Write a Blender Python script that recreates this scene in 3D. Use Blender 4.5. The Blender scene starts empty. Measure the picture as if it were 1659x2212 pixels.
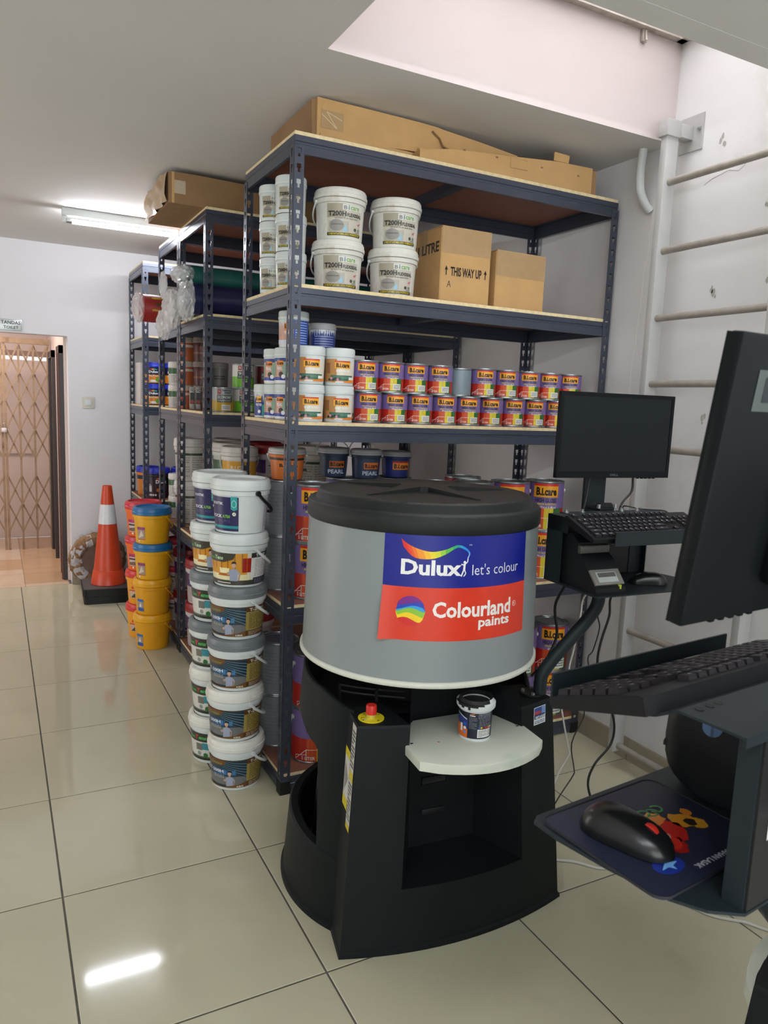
import bpy, bmesh, math, random
from mathutils import Vector, Matrix
random.seed(7)
R_ = math.radians
SC = bpy.context.scene
COL = SC.collection

# ---------------------------------------------------------------- camera
cam_d = bpy.data.cameras.new('camera')
cam = bpy.data.objects.new('camera', cam_d)
COL.objects.link(cam)
SC.camera = cam
cam_d.sensor_fit = 'HORIZONTAL'
cam_d.sensor_width = 36.0
cam_d.lens = 1607.7 / 1659 * 36.0
cam_d.clip_start = 0.05
cam_d.dof.use_dof = True
cam_d.dof.focus_distance = 2.6
cam_d.dof.aperture_fstop = 18.0
YAW, PITCH, ROLL, CAMZ = 0.48277, 0.14417, 0.040468, 1.49453
_f = Vector((math.sin(YAW) * math.cos(PITCH), math.cos(YAW) * math.cos(PITCH), -math.sin(PITCH)))
_r = Vector((math.cos(YAW), -math.sin(YAW), 0))
_u = _r.cross(_f)
_r2 = math.cos(ROLL) * _r + math.sin(ROLL) * _u
_u2 = -math.sin(ROLL) * _r + math.cos(ROLL) * _u
cam.matrix_world = Matrix(((_r2.x, _u2.x, -_f.x, 0), (_r2.y, _u2.y, -_f.y, 0), (_r2.z, _u2.z, -_f.z, CAMZ), (0, 0, 0, 1)))

# ---------------------------------------------------------------- sky, lights, exposure
world = bpy.data.worlds.new('overcast_sky')
SC.world = world
world.use_nodes = True
_bg = world.node_tree.nodes['Background']
_bg.inputs['Color'].default_value = (1.0, 0.97, 0.95, 1)
_bg.inputs['Strength'].default_value = 0.8

def area_light(name, loc, rot, sx, sy, power, col):
    d = bpy.data.lights.new(name, 'AREA')
    d.shape = 'RECTANGLE'
    d.size, d.size_y = sx, sy
    d.energy = power
    d.color = col
    o = bpy.data.objects.new(name, d)
    o.location = loc
    o.rotation_euler = rot
    COL.objects.link(o)
    return o

# daylight through the roof light above the ladder, through the shopfront behind the camera, and the corridor's own lamp
area_light('roof_light_daylight', (1.67, 1.96, 3.10), (0, 0, 0), 1.40, 0.60, 16, (1.0, 0.955, 0.95)).data.spread = R_(140)
area_light('shopfront_daylight', (0.1, -2.9, 1.35), (R_(90), 0, 0), 4.0, 2.2, 62, (0.93, 1.0, 1.0))
area_light('left_doorway_daylight', (-2.36, 4.25, 1.08), (0, R_(-90), 0), 2.0, 1.5, 19, (1.0, 0.90, 0.88))
area_light('corridor_lamp', (-0.05, 6.72, 2.44), (0, 0, 0), 0.5, 0.7, 13, (1.0, 0.87, 0.80))
area_light('corridor_back_lamp', (-0.55, 7.25, 2.25), (0, 0, 0), 0.5, 0.5, 15, (1.0, 0.88, 0.84))

vs = SC.view_settings
vs.view_transform = 'Standard'
vs.look = 'None'
vs.gamma = 1.0
vs.use_curve_mapping = False
vs.exposure = 0.34

# ---------------------------------------------------------------- materials
def lin(c):
    return tuple(((x / 12.92) if x <= 0.04045 else ((x + 0.055) / 1.055) ** 2.4) for x in c)

def hexc(h):
    return tuple(int(h[i:i + 2], 16) / 255 for i in (0, 2, 4))

MATS = {}
def mat(name, col, rough=0.5, metal=0.0, var=0.08, scale=14.0, bump=0.0, bscale=None, trans=0.0, alpha=1.0, emit=0.0, coat=0.0, spec=0.5, dirt=None, dscale=3.0, damt=0.0):
    """node-based material: base colour broken up by noise, optional dirt blotches and relief"""
    if name in MATS:
        return MATS[name]
    m = bpy.data.materials.new(name)
    m.use_nodes = True
    nt = m.node_tree
    b = nt.nodes['Principled BSDF']
    if isinstance(col, str):
        col = hexc(col)
    c = lin(col)
    tc = nt.nodes.new('ShaderNodeTexCoord')
    nz = nt.nodes.new('ShaderNodeTexNoise')
    nz.inputs['Scale'].default_value = scale
    nz.inputs['Detail'].default_value = 4
    nt.links.new(tc.outputs['Object'], nz.inputs['Vector'])
    rp = nt.nodes.new('ShaderNodeValToRGB')
    rp.color_ramp.elements[0].position = 0.3
    rp.color_ramp.elements[1].position = 0.7
    rp.color_ramp.elements[0].color = (*[max(0, x * (1 - var)) for x in c], 1)
    rp.color_ramp.elements[1].color = (*[min(1, x * (1 + var)) for x in c], 1)
    nt.links.new(nz.outputs['Fac'], rp.inputs['Fac'])
    out = rp.outputs['Color']
    if damt > 0:
        n2 = nt.nodes.new('ShaderNodeTexNoise')
        n2.inputs['Scale'].default_value = dscale
        n2.inputs['Detail'].default_value = 8
        n2.inputs['Roughness'].default_value = 0.7
        nt.links.new(tc.outputs['Object'], n2.inputs['Vector'])
        r2 = nt.nodes.new('ShaderNodeValToRGB')
        r2.color_ramp.elements[0].position = 0.54
        r2.color_ramp.elements[1].position = 0.72
        r2.color_ramp.elements[0].color = (0, 0, 0, 1)
        r2.color_ramp.elements[1].color = (damt, damt, damt, 1)
        nt.links.new(n2.outputs['Fac'], r2.inputs['Fac'])
        mx = nt.nodes.new('ShaderNodeMixRGB')
        mx.inputs['Color2'].default_value = (*lin(hexc(dirt)), 1)
        nt.links.new(r2.outputs['Color'], mx.inputs['Fac'])
        nt.links.new(out, mx.inputs['Color1'])
        out = mx.outputs['Color']
    nt.links.new(out, b.inputs['Base Color'])
    b.inputs['Roughness'].default_value = rough
    b.inputs['Metallic'].default_value = metal
    b.inputs['Specular IOR Level'].default_value = spec
    b.inputs['Transmission Weight'].default_value = trans
    b.inputs['Coat Weight'].default_value = coat
    b.inputs['Alpha'].default_value = alpha
    if emit > 0:
        b.inputs['Emission Color'].default_value = (*c, 1)
        b.inputs['Emission Strength'].default_value = emit
    if bump > 0:
        n3 = nt.nodes.new('ShaderNodeTexNoise')
        n3.inputs['Scale'].default_value = bscale or scale * 6
        n3.inputs['Detail'].default_value = 3
        nt.links.new(tc.outputs['Object'], n3.inputs['Vector'])
        bp = nt.nodes.new('ShaderNodeBump')
        bp.inputs['Strength'].default_value = bump
        bp.inputs['Distance'].default_value = 0.004
        nt.links.new(n3.outputs['Fac'], bp.inputs['Height'])
        nt.links.new(bp.outputs['Normal'], b.inputs['Normal'])
    MATS[name] = m
    return m

def ink(h):
    """flat printed colour"""
    return mat('print_' + h, h, rough=0.38, var=0.03, scale=40)

M_wall = mat('wall_paint_white', 'd9d9d9', 0.62, var=0.025, scale=3, bump=0.10, bscale=60, dirt='a9a59c', damt=0.35, dscale=1.7)
M_wallfar = mat('wall_paint_far', 'dadade', 0.6, var=0.02, scale=2, bump=0.06, bscale=50)
M_ceil = mat('ceiling_paint', 'd6d5d2', 0.85, var=0.02, scale=2, bump=0.12, bscale=40)
M_shaft = mat('shaft_paint', 'c9bfbe', 0.7, var=0.02, scale=3, bump=0.08, bscale=50)
M_tile = mat('floor_tile_cream', 'bdb9a1', 0.07, var=0.035, scale=2.5, dirt='a09a86', damt=0.25, dscale=5, spec=0.5)
M_grout = mat('grout', '59564f', 0.9, var=0.25, scale=20)
M_tan1 = mat('corridor_tile_tan', 'bd9c7a', 0.18, var=0.05, scale=6)
M_tan2 = mat('corridor_tile_cream', 'cdb79f', 0.15, var=0.05, scale=6)
M_base = mat('skirting_tile', '9a9180', 0.25, var=0.05, scale=6)
M_corr = mat('corridor_wall', 'd2c2bb', 0.35, var=0.03, scale=3)
M_dkwood = mat('dark_door_frame', '2e2323', 0.35, var=0.15, scale=30)
M_redwood = mat('brown_door_edge', '6d3f36', 0.4, var=0.15, scale=30)
M_rack = mat('rack_steel_slate', '464c5a', 0.30, metal=0.35, var=0.06, scale=20, spec=0.5)
M_ply = mat('plywood_edge', 'e2cfa4', 0.7, var=0.12, scale=60)
M_board = mat('shelf_board_brown', '8a5a48', 0.55, var=0.10, scale=25)
M_blackp = mat('black_plastic', '16191b', 0.42, spec=0.25, var=0.10, scale=60, bump=0.05, bscale=300)
M_machine = mat('machine_charcoal', '14191a', 0.5, spec=0.16, var=0.06, scale=20, bump=0.06, bscale=260)
M_mlid = mat('lid_charcoal_leather', '1c2020', 0.42, spec=0.3, var=0.08, scale=40, bump=0.35, bscale=420)
M_dark = mat('deep_black', '0d0e0f', 0.6, var=0.1, scale=30)
M_drum = mat('drum_grey', '878f90', 0.38, var=0.02, scale=8)
M_trim = mat('drum_trim_ivory', 'd6d8cc', 0.4, var=0.02, scale=20)
M_tray = mat('tray_ivory', 'cdd2c4', 0.42, var=0.04, scale=12, dirt='8fb5a3', damt=0.45, dscale=5)
M_steel = mat('zinc_steel', 'b9bcbe', 0.3, metal=0.9, var=0.05, scale=40)
M_station = mat('station_steel_blue', '1f272c', 0.45, metal=0.1, spec=0.25, var=0.06, scale=20)
M_white = mat('white_plastic', 'd2d9d8', 0.35, var=0.025, scale=20)
M_wdirty = mat('white_plastic_scuffed', 'dcdcd4', 0.42, var=0.04, scale=20, dirt='a08a60', damt=0.5, dscale=14)
M_card = mat('cardboard', 'c49d68', 0.8, var=0.07, scale=9, bump=0.10, bscale=90)
M_cardd = mat('cardboard_dark', '94734f', 0.82, var=0.08, scale=9, bump=0.10, bscale=90)
M_tape = mat('clear_tape', 'b0926a', 0.22, var=0.05, scale=30, bump=0.12, bscale=50)
M_ladder = mat('ladder_paint', 'b4b5b4', 0.45, metal=0.2, var=0.04, scale=20)
M_rung = mat('ladder_rung_worn', '9a958c', 0.5, metal=0.25, var=0.10, scale=30)
M_film = mat('clear_film', 'f6f5f6', 0.14, var=0.03, scale=20, trans=0.3, alpha=0.55, spec=0.8, bump=0.3, bscale=60)
M_glass = mat('roof_glass', 'f4f6f8', 0.05, var=0.01, trans=1.0)

# ---------------------------------------------------------------- mesh builder
class MB:
    def __init__(s):
        s.v, s.f, s.mi, s.mats = [], [], [], []
    def mid(s, m):
        if m not in s.mats:
            s.mats.append(m)
        return s.mats.index(m)
    def add(s, vs, fs, m):
        o = len(s.v)
        i = s.mid(m)
        s.v += [tuple(v) for v in vs]
        s.f += [tuple(k + o for k in f) for f in fs]
        s.mi += [i] * len(fs)
        return s
    def box(s, x0, x1, y0, y1, z0, z1, m, top=None):
        vs = [(x, y, z) for z in (z0, z1) for y in (y0, y1) for x in (x0, x1)]
        fs = [(0, 2, 3, 1), (4, 5, 7, 6), (0, 1, 5, 4), (2, 6, 7, 3), (0, 4, 6, 2), (1, 3, 7, 5)]
        if top is None:
            return s.add(vs, fs, m)
        s.add(vs, fs[2:], m)
        return s.add(vs, fs[:2], top)
    def rbox(s, x0, x1, y0, y1, z0, z1, r, m, seg=2):
        bm = bmesh.new()
        bmesh.ops.create_cube(bm, size=1.0)
        for v in bm.verts:
            v.co = Vector(((x0 + x1) / 2 + v.co.x * (x1 - x0), (y0 + y1) / 2 + v.co.y * (y1 - y0), (z0 + z1) / 2 + v.co.z * (z1 - z0)))
        bmesh.ops.bevel(bm, geom=bm.edges[:], offset=r, segments=seg, profile=0.5, affect='EDGES')
        return s.bm(bm, m)
    def bm(s, bm, m, free=True):
        bm.verts.ensure_lookup_table()
        for i, v in enumerate(bm.verts):
            v.index = i
        s.add([v.co[:] for v in bm.verts], [[v.index for v in f.verts] for f in bm.faces], m)
        if free:
            bm.free()
        return s
    def lathe(s, prof, seg, m, c=(0, 0), a0=0.0, a1=2 * math.pi):
        full = abs(a1 - a0 - 2 * math.pi) < 1e-6
        n = seg if full else seg + 1
        vs, rings = [], []
        for r, z in prof:
            if r < 1e-6:
                rings.append([len(vs)])
                vs.append((c[0], c[1], z))
            else:
                rings.append(list(range(len(vs), len(vs) + n)))
                for k in range(n):
                    a = a0 + (a1 - a0) * k / seg
                    vs.append((c[0] + r * math.cos(a), c[1] + r * math.sin(a), z))
        fs = []
        for A, B in zip(rings, rings[1:]):
            for k in range(seg):
                k2 = (k + 1) % n
                if len(A) == 1 and len(B) == 1:
                    continue
                if len(A) == 1:
                    fs.append((A[0], B[k2], B[k]))
                elif len(B) == 1:
                    fs.append((A[k], A[k2], B[0]))
                else:
                    fs.append((A[k], A[k2], B[k2], B[k]))
        return s.add(vs, fs, m)
    def tube(s, pts, r, seg, m, caps=True, closed=False, flat=1.0):
        P = [Vector(p) for p in pts]
        n = len(P)
        vs, fs = [], []
        up = None
        for i in range(n):
            if closed:
                t = (P[(i + 1) % n] - P[i - 1]).normalized()
            else:
                t = (P[min(i + 1, n - 1)] - P[max(i - 1, 0)]).normalized()
            if up is None:
                up = Vector((0, 0, 1)) if abs(t.z) < 0.9 else Vector((0, 1, 0))
            up = (up - t * up.dot(t)).normalized()
            sd = t.cross(up)
            rr = r[i] if isinstance(r, (list, tuple)) else r
            for k in range(seg):
                a = 2 * math.pi * k / seg
                vs.append(P[i] + sd * (math.cos(a) * rr) + up * (math.sin(a) * rr * flat))
        for i in range(n if closed else n - 1):
            j = (i + 1) % n
            for k in range(seg):
                k2 = (k + 1) % seg
                fs.append((i * seg + k, i * seg + k2, j * seg + k2, j * seg + k))
        if caps and not closed:
            fs.append(tuple(reversed(range(seg))))
            fs.append(tuple(range((n - 1) * seg, n * seg)))
        return s.add(vs, fs, m)
    def prism(s, poly, z0, z1, m, top=None):
        n = len(poly)
        vs = [(x, y, z0) for x, y in poly] + [(x, y, z1) for x, y in poly]
        s.add(vs, [(i, (i + 1) % n, n + (i + 1) % n, n + i) for i in range(n)], m)
        return s.add(vs, [tuple(reversed(range(n))), tuple(range(n, 2 * n))], top or m)
    def extr(s, poly, axis, a, b, m):
        """poly of (p,q); axis 'x': p=y,q=z  axis 'y': p=x,q=z"""
        n = len(poly)
        f = (lambda p, q, t: (t, p, q)) if axis == 'x' else (lambda p, q, t: (p, t, q))
        vs = [f(p, q, a) for p, q in poly] + [f(p, q, b) for p, q in poly]
        fs = [(i, (i + 1) % n, n + (i + 1) % n, n + i) for i in range(n)] + [tuple(reversed(range(n))), tuple(range(n, 2 * n))]
        return s.add(vs, fs, m)
    def quad(s, a, b, c, d, m):
        return s.add([a, b, c, d], [(0, 1, 2, 3)], m)
    def xf(s, M, start=0):
        s.v[start:] = [tuple(M @ Vector(v)) for v in s.v[start:]]
        return s
    def mesh(s, name, smooth=35):
        me = bpy.data.meshes.new(name)
        me.from_pydata(s.v, [], s.f)
        for m in s.mats:
            me.materials.append(m)
        me.polygons.foreach_set('material_index', s.mi)
        bm = bmesh.new()
        bm.from_mesh(me)
        bmesh.ops.recalc_face_normals(bm, faces=bm.faces[:])
        bm.to_mesh(me)
        bm.free()
        if smooth:
            me.shade_smooth()
            me.set_sharp_from_angle(angle=R_(smooth))
        me.update()
        return me

def obj(name, me, parent=None, loc=None, rotz=0.0, M=None):
    o = bpy.data.objects.new(name, me.mesh(name) if isinstance(me, MB) else me)
    COL.objects.link(o)
    if parent:
        o.parent = parent
    if M is not None:
        o.matrix_local = M
    else:
        if loc is not None:
            o.location = loc
        o.rotation_euler = (0, 0, rotz)
    return o

def tag(o, label, cat, group=None):
    o['label'] = label
    o['category'] = cat
    if group:
        o['group'] = group
    return o

def struct(name, me, parent=None):
    o = obj(name, me, parent)
    if not parent:
        o['kind'] = 'structure'
    return o

def thing(name, label, cat, loc=(0, 0, 0), rotz=0.0, group=None, M=None):
    o = obj(name, None, None, loc, rotz, M)
    o.empty_display_size = 0.05
    return tag(o, label, cat, group)

def inst(kit, name, label, cat, loc, rotz=0.0, group=None, M=None, skip=()):
    """one thing from a kit [(part, mesh, subparts)], part meshes shared between copies"""
    t = thing(name, label, cat, loc, rotz, group, M)
    for part in kit:
        if part[0] in skip:
            continue
        p = obj(part[0], part[1], t)
        for sub in (part[2] if len(part) > 2 else ()):
            obj(sub[0], sub[1], p)
    return t

def smoothpath(pts, n=8):
    """Catmull-Rom through the points"""
    P = [Vector(p) for p in pts]
    P = [P[0] * 2 - P[1]] + P + [P[-1] * 2 - P[-2]]
    out = []
    for i in range(1, len(P) - 2):
        a, b, c, d = P[i - 1:i + 3]
        for k in range(n):
            t = k / n
            out.append(0.5 * ((2 * b) + (c - a) * t + (2 * a - 5 * b + 4 * c - d) * t * t + (3 * b - a - 3 * c + d) * t ** 3))
    out.append(P[-2])
    return out

# ---------------------------------------------------------------- flat print on surfaces
_TXT = {}
def textgeo(s, bold=0.0, res=2):
    k = (s, bold)
    if k not in _TXT:
        c = bpy.data.curves.new('t', 'FONT')
        c.body = s
        c.dimensions = '2D'
        c.fill_mode = 'BOTH' if False else 'FRONT'
        c.resolution_u = res
        c.offset = bold
        o = bpy.data.objects.new('t', c)
        me = bpy.data.meshes.new_from_object(o)
        vs = [(v.co.x, v.co.y) for v in me.vertices]
        fs = [tuple(p.vertices) for p in me.polygons]
        bpy.data.objects.remove(o)
        bpy.data.curves.remove(c)
        bpy.data.meshes.remove(me)
        if vs:
            x0 = min(v[0] for v in vs); x1 = max(v[0] for v in vs)
            y0 = min(v[1] for v in vs); y1 = max(v[1] for v in vs)
            vs = [((x - x0) / (x1 - x0), (y - y0) / (y1 - y0)) for x, y in vs]
        _TXT[k] = (vs, fs)
    return _TXT[k]

class Pr:
    """printed shapes laid out in (u,v) metres and mapped onto a surface; layers sit a hair above one another"""
    def __init__(s, mapfn, step=0.02):
        s.map, s.step, s.items = mapfn, step, []
    def shape(s, vs, fs, c, l):
        s.items.append((vs, fs, c, l))
        return s
    def rect(s, u0, v0, u1, v1, c, l=0):
        return s.shape([(u0, v0), (u1, v0), (u1, v1), (u0, v1)], [(0, 1, 2, 3)], c, l)
    def poly(s, pts, c, l=0):
        return s.shape(list(pts), [tuple(range(len(pts)))], c, l)
    def disc(s, u, v, r, c, l=0, n=20, ry=None):
        ry = ry or r
        return s.poly([(u + r * math.cos(2 * math.pi * k / n), v + ry * math.sin(2 * math.pi * k / n)) for k in range(n)], c, l)
    def line(s, pts, w, c, l=0):
        for a, b in zip(pts, pts[1:]):
            dx, dy = b[0] - a[0], b[1] - a[1]
            n = math.hypot(dx, dy) or 1
            px, py = -dy / n * w / 2, dx / n * w / 2
            s.shape([(a[0] - px, a[1] - py), (b[0] - px, b[1] - py), (b[0] + px, b[1] + py), (a[0] + px, a[1] + py)], [(0, 1, 2, 3)], c, l)
        return s
    def text(s, t, u0, v0, u1, v1, c, l=1, bold=0.0, shear=0.0):
        vs, fs = textgeo(t, bold)
        if vs:
            s.shape([(u0 + x * (u1 - u0) + y * shear, v0 + y * (v1 - v0)) for x, y in vs], fs, c, l)
        return s
    def para(s, u0, v0, u1, v1, n, c, l=1, fill=0.5):
        h = (v1 - v0) / n
        for i in range(n):
            u = u0
            vv = v1 - (i + 0.5) * h
            end = u1 if i % 4 != 3 else u0 + (u1 - u0) * random.uniform(0.4, 0.8)
            while u < end:
                w = random.uniform(0.006, 0.016) * (u1 - u0) / 0.05
                w = min(w, end - u)
                s.rect(u, vv - h * fill / 2, u + w, vv + h * fill / 2, c, l)
                u += w + 0.0022 * (u1 - u0) / 0.05
        return s
    def mb(s):
        out = MB()
        for vs, fs, c, l in s.items:
            m = c if not isinstance(c, str) else ink(c)
            us = [v[0] for v in vs]
            if s.step and max(us) - min(us) > s.step * 1.3:
                bm = bmesh.new()
                bv = [bm.verts.new((v[0], v[1], 0)) for v in vs]
                for f in fs:
                    try:
                        bm.faces.new([bv[i] for i in f])
                    except ValueError:
                        pass
                k = math.ceil((min(us) + 1e-6) / s.step)
                while k * s.step < max(us) - 1e-6:
                    bmesh.ops.bisect_plane(bm, geom=bm.verts[:] + bm.edges[:] + bm.faces[:], plane_co=(k * s.step, 0, 0), plane_no=(1, 0, 0))
                    k += 1
                bm.verts.ensure_lookup_table()
                for i, v in enumerate(bm.verts):
                    v.index = i
                vs = [(v.co.x, v.co.y) for v in bm.verts]
                fs = [tuple(v.index for v in f.verts) for f in bm.faces]
                bm.free()
            out.add([s.map(u, v, l) for u, v in vs], fs, m)
        return out

def on_cyl(R0, R1, H, a_off=0.0, e0=0.0006, de=0.00035):
    Rm = (R0 + R1) / 2
    def f(u, v, l):
        a = u / Rm + a_off
        r = R0 + (R1 - R0) * v / H + e0 + l * de
        return (r * math.sin(a), -r * math.cos(a), v)
    return f

def on_plane(o, ex, ey, e0=0.0006, de=0.0004):
    o, ex, ey = Vector(o), Vector(ex), Vector(ey)
    n = ex.cross(ey).normalized()
    def f(u, v, l):
        return tuple(o + ex * u + ey * v + n * (e0 + l * de))
    return f
# ================================================================ the room
XW, YW, ZC = 2.41, 6.15, 2.555          # right wall, far wall, ceiling
HX0, HY0, HY1 = 0.93, 1.655, 2.265      # roof-light opening
XL, YB = -2.3, -3.0
TX, TY = 0.134, 6.42034
DOOR0, DOOR1, DOORZ = -0.50, 0.495, 1.90

fl = struct('floor', MB().box(XL, XW + 0.1, YB, YW + 0.05, -0.06, -0.0022, M_grout))
def tile_mesh(w, d, m=M_tile, h=0.008):
    b = MB()
    c = 0.0012
    b.prism([(0, 0), (w, 0), (w, d), (0, d)], -h, -c, m)
    vs = [(0, 0, -c), (w, 0, -c), (w, d, -c), (0, d, -c), (c, c, 0), (w - c, c, 0), (w - c, d - c, 0), (c, d - c, 0)]
    b.add(vs, [(4, 5, 6, 7), (0, 1, 5, 4), (1, 2, 6, 5), (2, 3, 7, 6), (3, 0, 4, 7)], m)
    return b.mesh('tile', 0)
_tc = {}
G = 0.0028
for i in range(-4, 4):
    for j in range(0, 16):
        x0, x1 = TX + i * 0.6, TX + (i + 1) * 0.6
        y1, y0 = TY - j * 0.6, TY - (j + 1) * 0.6
        x0, x1, y0, y1 = max(x0, XL), min(x1, XW + 0.01), max(y0, YB), min(y1, YW + 0.02)
        k = (round(x1 - x0, 3), round(y1 - y0, 3))
        if k[0] < 0.02 or k[1] < 0.02:
            continue
        if k not in _tc:
            _tc[k] = tile_mesh(k[0] - 2 * G, k[1] - 2 * G)
        obj('tile', _tc[k], fl, (x0 + G, y0 + G, 0))

wf = MB()
wf.box(XL, DOOR0, YW, YW + 0.14, 0, ZC + 0.1, M_wallfar)
wf.box(DOOR1, XW + 0.1, YW, YW + 0.14, 0, ZC + 0.1, M_wallfar)
wf.box(DOOR0, DOOR1, YW, YW + 0.14, DOORZ, ZC + 0.1, M_wallfar)
struct('wall_far', wf)
wr = struct('wall_right', MB().box(XW, XW + 0.12, YB, YW + 0.14, 0, 3.02, M_wall))
wl = MB()
wl.box(XL - 0.12, XL, YB, 3.45, 0, ZC + 0.1, M_wall)
wl.box(XL - 0.12, XL, 5.05, YW + 0.14, 0, ZC + 0.1, M_wall)
wl.box(XL - 0.12, XL, 3.45, 5.05, 2.15, ZC + 0.1, M_wall)
struct('wall_left', wl)
wb = MB()
wb.box(XL, XW, YB - 0.12, YB, 2.48, ZC + 0.1, M_wall)
wb.box(XL, XL + 0.2, YB - 0.12, YB, 0, 2.48, M_wall)
wb.box(XW - 0.2, XW, YB - 0.12, YB, 0, 2.48, M_wall)
struct('wall_back', wb)

ce = MB()
ce.box(XL, HX0 - 0.08, YB, YW, ZC, ZC + 0.10, M_ceil)
ce.box(HX0 - 0.08, XW, YB, HY0 - 0.08, ZC, ZC + 0.10, M_ceil)
ce.box(HX0 - 0.08, XW, HY1 + 0.08, YW, ZC, ZC + 0.10, M_ceil)
struct('ceiling', ce)
sh = MB()
ZS = 2.955
sh.box(HX0 - 0.08, HX0, HY0 - 0.08, HY1 + 0.08, ZC, ZS, M_shaft)
sh.box(HX0, XW, HY0 - 0.08, HY0, ZC, ZS, M_shaft)
sh.box(HX0, XW, HY1, HY1 + 0.08, ZC, ZS, M_shaft)
sh.box(HX0 - 0.08, XW, HY0 - 0.08, HY0, ZC - 0.0004, ZC, M_ceil)
sh.box(HX0 - 0.08, XW, HY1, HY1 + 0.08, ZC - 0.0004, ZC, M_ceil)
sh.box(HX0 - 0.08, HX0, HY0, HY1, ZC - 0.0004, ZC, M_ceil)
struct('wall_roof_light_shaft', sh)
w1 = MB()
M_wframe = mat('roof_light_frame', 'b8b0a6', 0.5, var=0.15, scale=30, dirt='6b5a4a', damt=0.6, dscale=9)
for a in ((HX0, XW, HY0, HY0 + 0.045), (HX0, XW, HY1 - 0.03, HY1), (HX0, HX0 + 0.04, HY0, HY1), (XW - 0.035, XW, HY0, HY1)):
    w1.box(a[0], a[1], a[2], a[3], ZS - 0.035, ZS + 0.01, M_wframe)
    w1.box(a[0], a[1], a[2], a[3], ZS + 0.012, ZS + 0.03, M_wframe)
w1.box(HX0 - 0.08, XW, HY0 - 0.08, HY0 - 0.001, ZS + 0.001, ZS + 0.05, M_wframe)
w1.box(HX0 - 0.08, XW, HY1 + 0.001, HY1 + 0.08, ZS + 0.001, ZS + 0.05, M_wframe)
wo = struct('window_1', w1)
obj('pane', MB().box(HX0, XW, HY0, HY1, ZS + 0.032, ZS + 0.037, M_glass), wo)
hg = MB()
hg.rbox(2.19, 2.215, HY1 - 0.014, HY1 - 0.001, 2.875, 2.93, 0.003, M_wframe)
hg.tube([(2.2, HY1 - 0.016, 2.91), (2.2, HY1 - 0.022, 2.875)], 0.004, 8, M_wframe)
obj('catch', hg, wo)

def ribbon(pts, w, m, n):
    """thin crack line lying on a wall, n = outward normal"""
    b = MB()
    n = Vector(n)
    P = [Vector(p) for p in pts]
    vs, fs = [], []
    for i, p in enumerate(P):
        t = (P[min(i + 1, len(P) - 1)] - P[max(i - 1, 0)]).normalized()
        sd = t.cross(n) * w / 2
        vs += [p + sd + n * 0.0006, p - sd + n * 0.0006]
        if i:
            fs.append((2 * i - 2, 2 * i - 1, 2 * i + 1, 2 * i))
    return b.add(vs, fs, m)
M_crack = mat('crack_dark', '8d8a86', 0.9, var=0.1)
M_fill = mat('crack_filler', 'e9e9e6', 0.8, var=0.03)
M_stain = mat('wall_scuff', 'a7a6a1', 0.8, var=0.1)
def jitter(a, b, n, amp, rng=random.Random(3)):
    out = []
    for k in range(n + 1):
        t = k / n
        out.append((XW, a[0] + (b[0] - a[0]) * t + rng.uniform(-amp, amp), a[1] + (b[1] - a[1]) * t + rng.uniform(-amp, amp)))
    return out
obj('crack', ribbon(jitter((2.34, 2.31), (2.40, 1.35), 22, 0.006), 0.0035, M_fill, (-1, 0, 0)), wr)
obj('crack', ribbon(jitter((2.10, 2.36), (1.55, 2.45), 14, 0.012), 0.0016, M_crack, (-1, 0, 0)), wr)
obj('crack', ribbon(jitter((1.72, 2.62), (1.50, 2.64), 6, 0.006), 0.0016, M_crack, (-1, 0, 0)), wr)
rg = random.Random(11)
for (y, z) in ((1.83, 2.66), (1.80, 2.25), (1.99, 1.95), (1.76, 1.97), (1.83, 1.73), (1.77, 1.72), (1.98, 1.49), (1.9, 1.48), (2.03, 2.5)):
    b = MB()
    for k in range(3):
        cy, cz, r = y + rg.uniform(-.03, .03), z + rg.uniform(-.02, .02), rg.uniform(.004, .011)
        b.add([(XW - 0.0005, cy + r * rg.uniform(.5, 1.1) * math.cos(a), cz + 1.8 * r * rg.uniform(.5, 1.1) * math.sin(a)) for a in [t * .698 for t in range(9)]], [tuple(range(9))], M_stain)
    obj('scuff_mark', b, wr)

# skirting tiles
def skirting(name, x0, x1, y0, y1, axis, joints):
    bo = MB()
    if axis == 'y':
        bo.box(x0 + 0.004, x1, y0, y1, 0, 0.094, M_grout)
    else:
        bo.box(x0, x1, y0 + 0.004, y1, 0, 0.094, M_grout)
    o = struct(name, bo)
    for a, b in zip(joints, joints[1:]):
        if axis == 'y':
            obj('tile', MB().box(x0, x1, a + 0.0015, b - 0.0015, 0, 0.096, M_base), o)
        else:
            obj('tile', MB().box(a + 0.0015, b - 0.0015, y0, y1, 0, 0.096, M_base), o)
skirting('baseboard_right', XW - 0.013, XW, YB, YW, 'y', [YB] + [2.205 - 0.6 * k for k in range(8, -1, -1)] + [2.205 + 0.6 * k for k in range(1, 7)] + [YW])
skirting('baseboard_far', DOOR1, XW - 0.014, YW - 0.013, YW, 'x', [DOOR1, 1.095, 1.695, 2.295, XW - 0.014])

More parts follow.
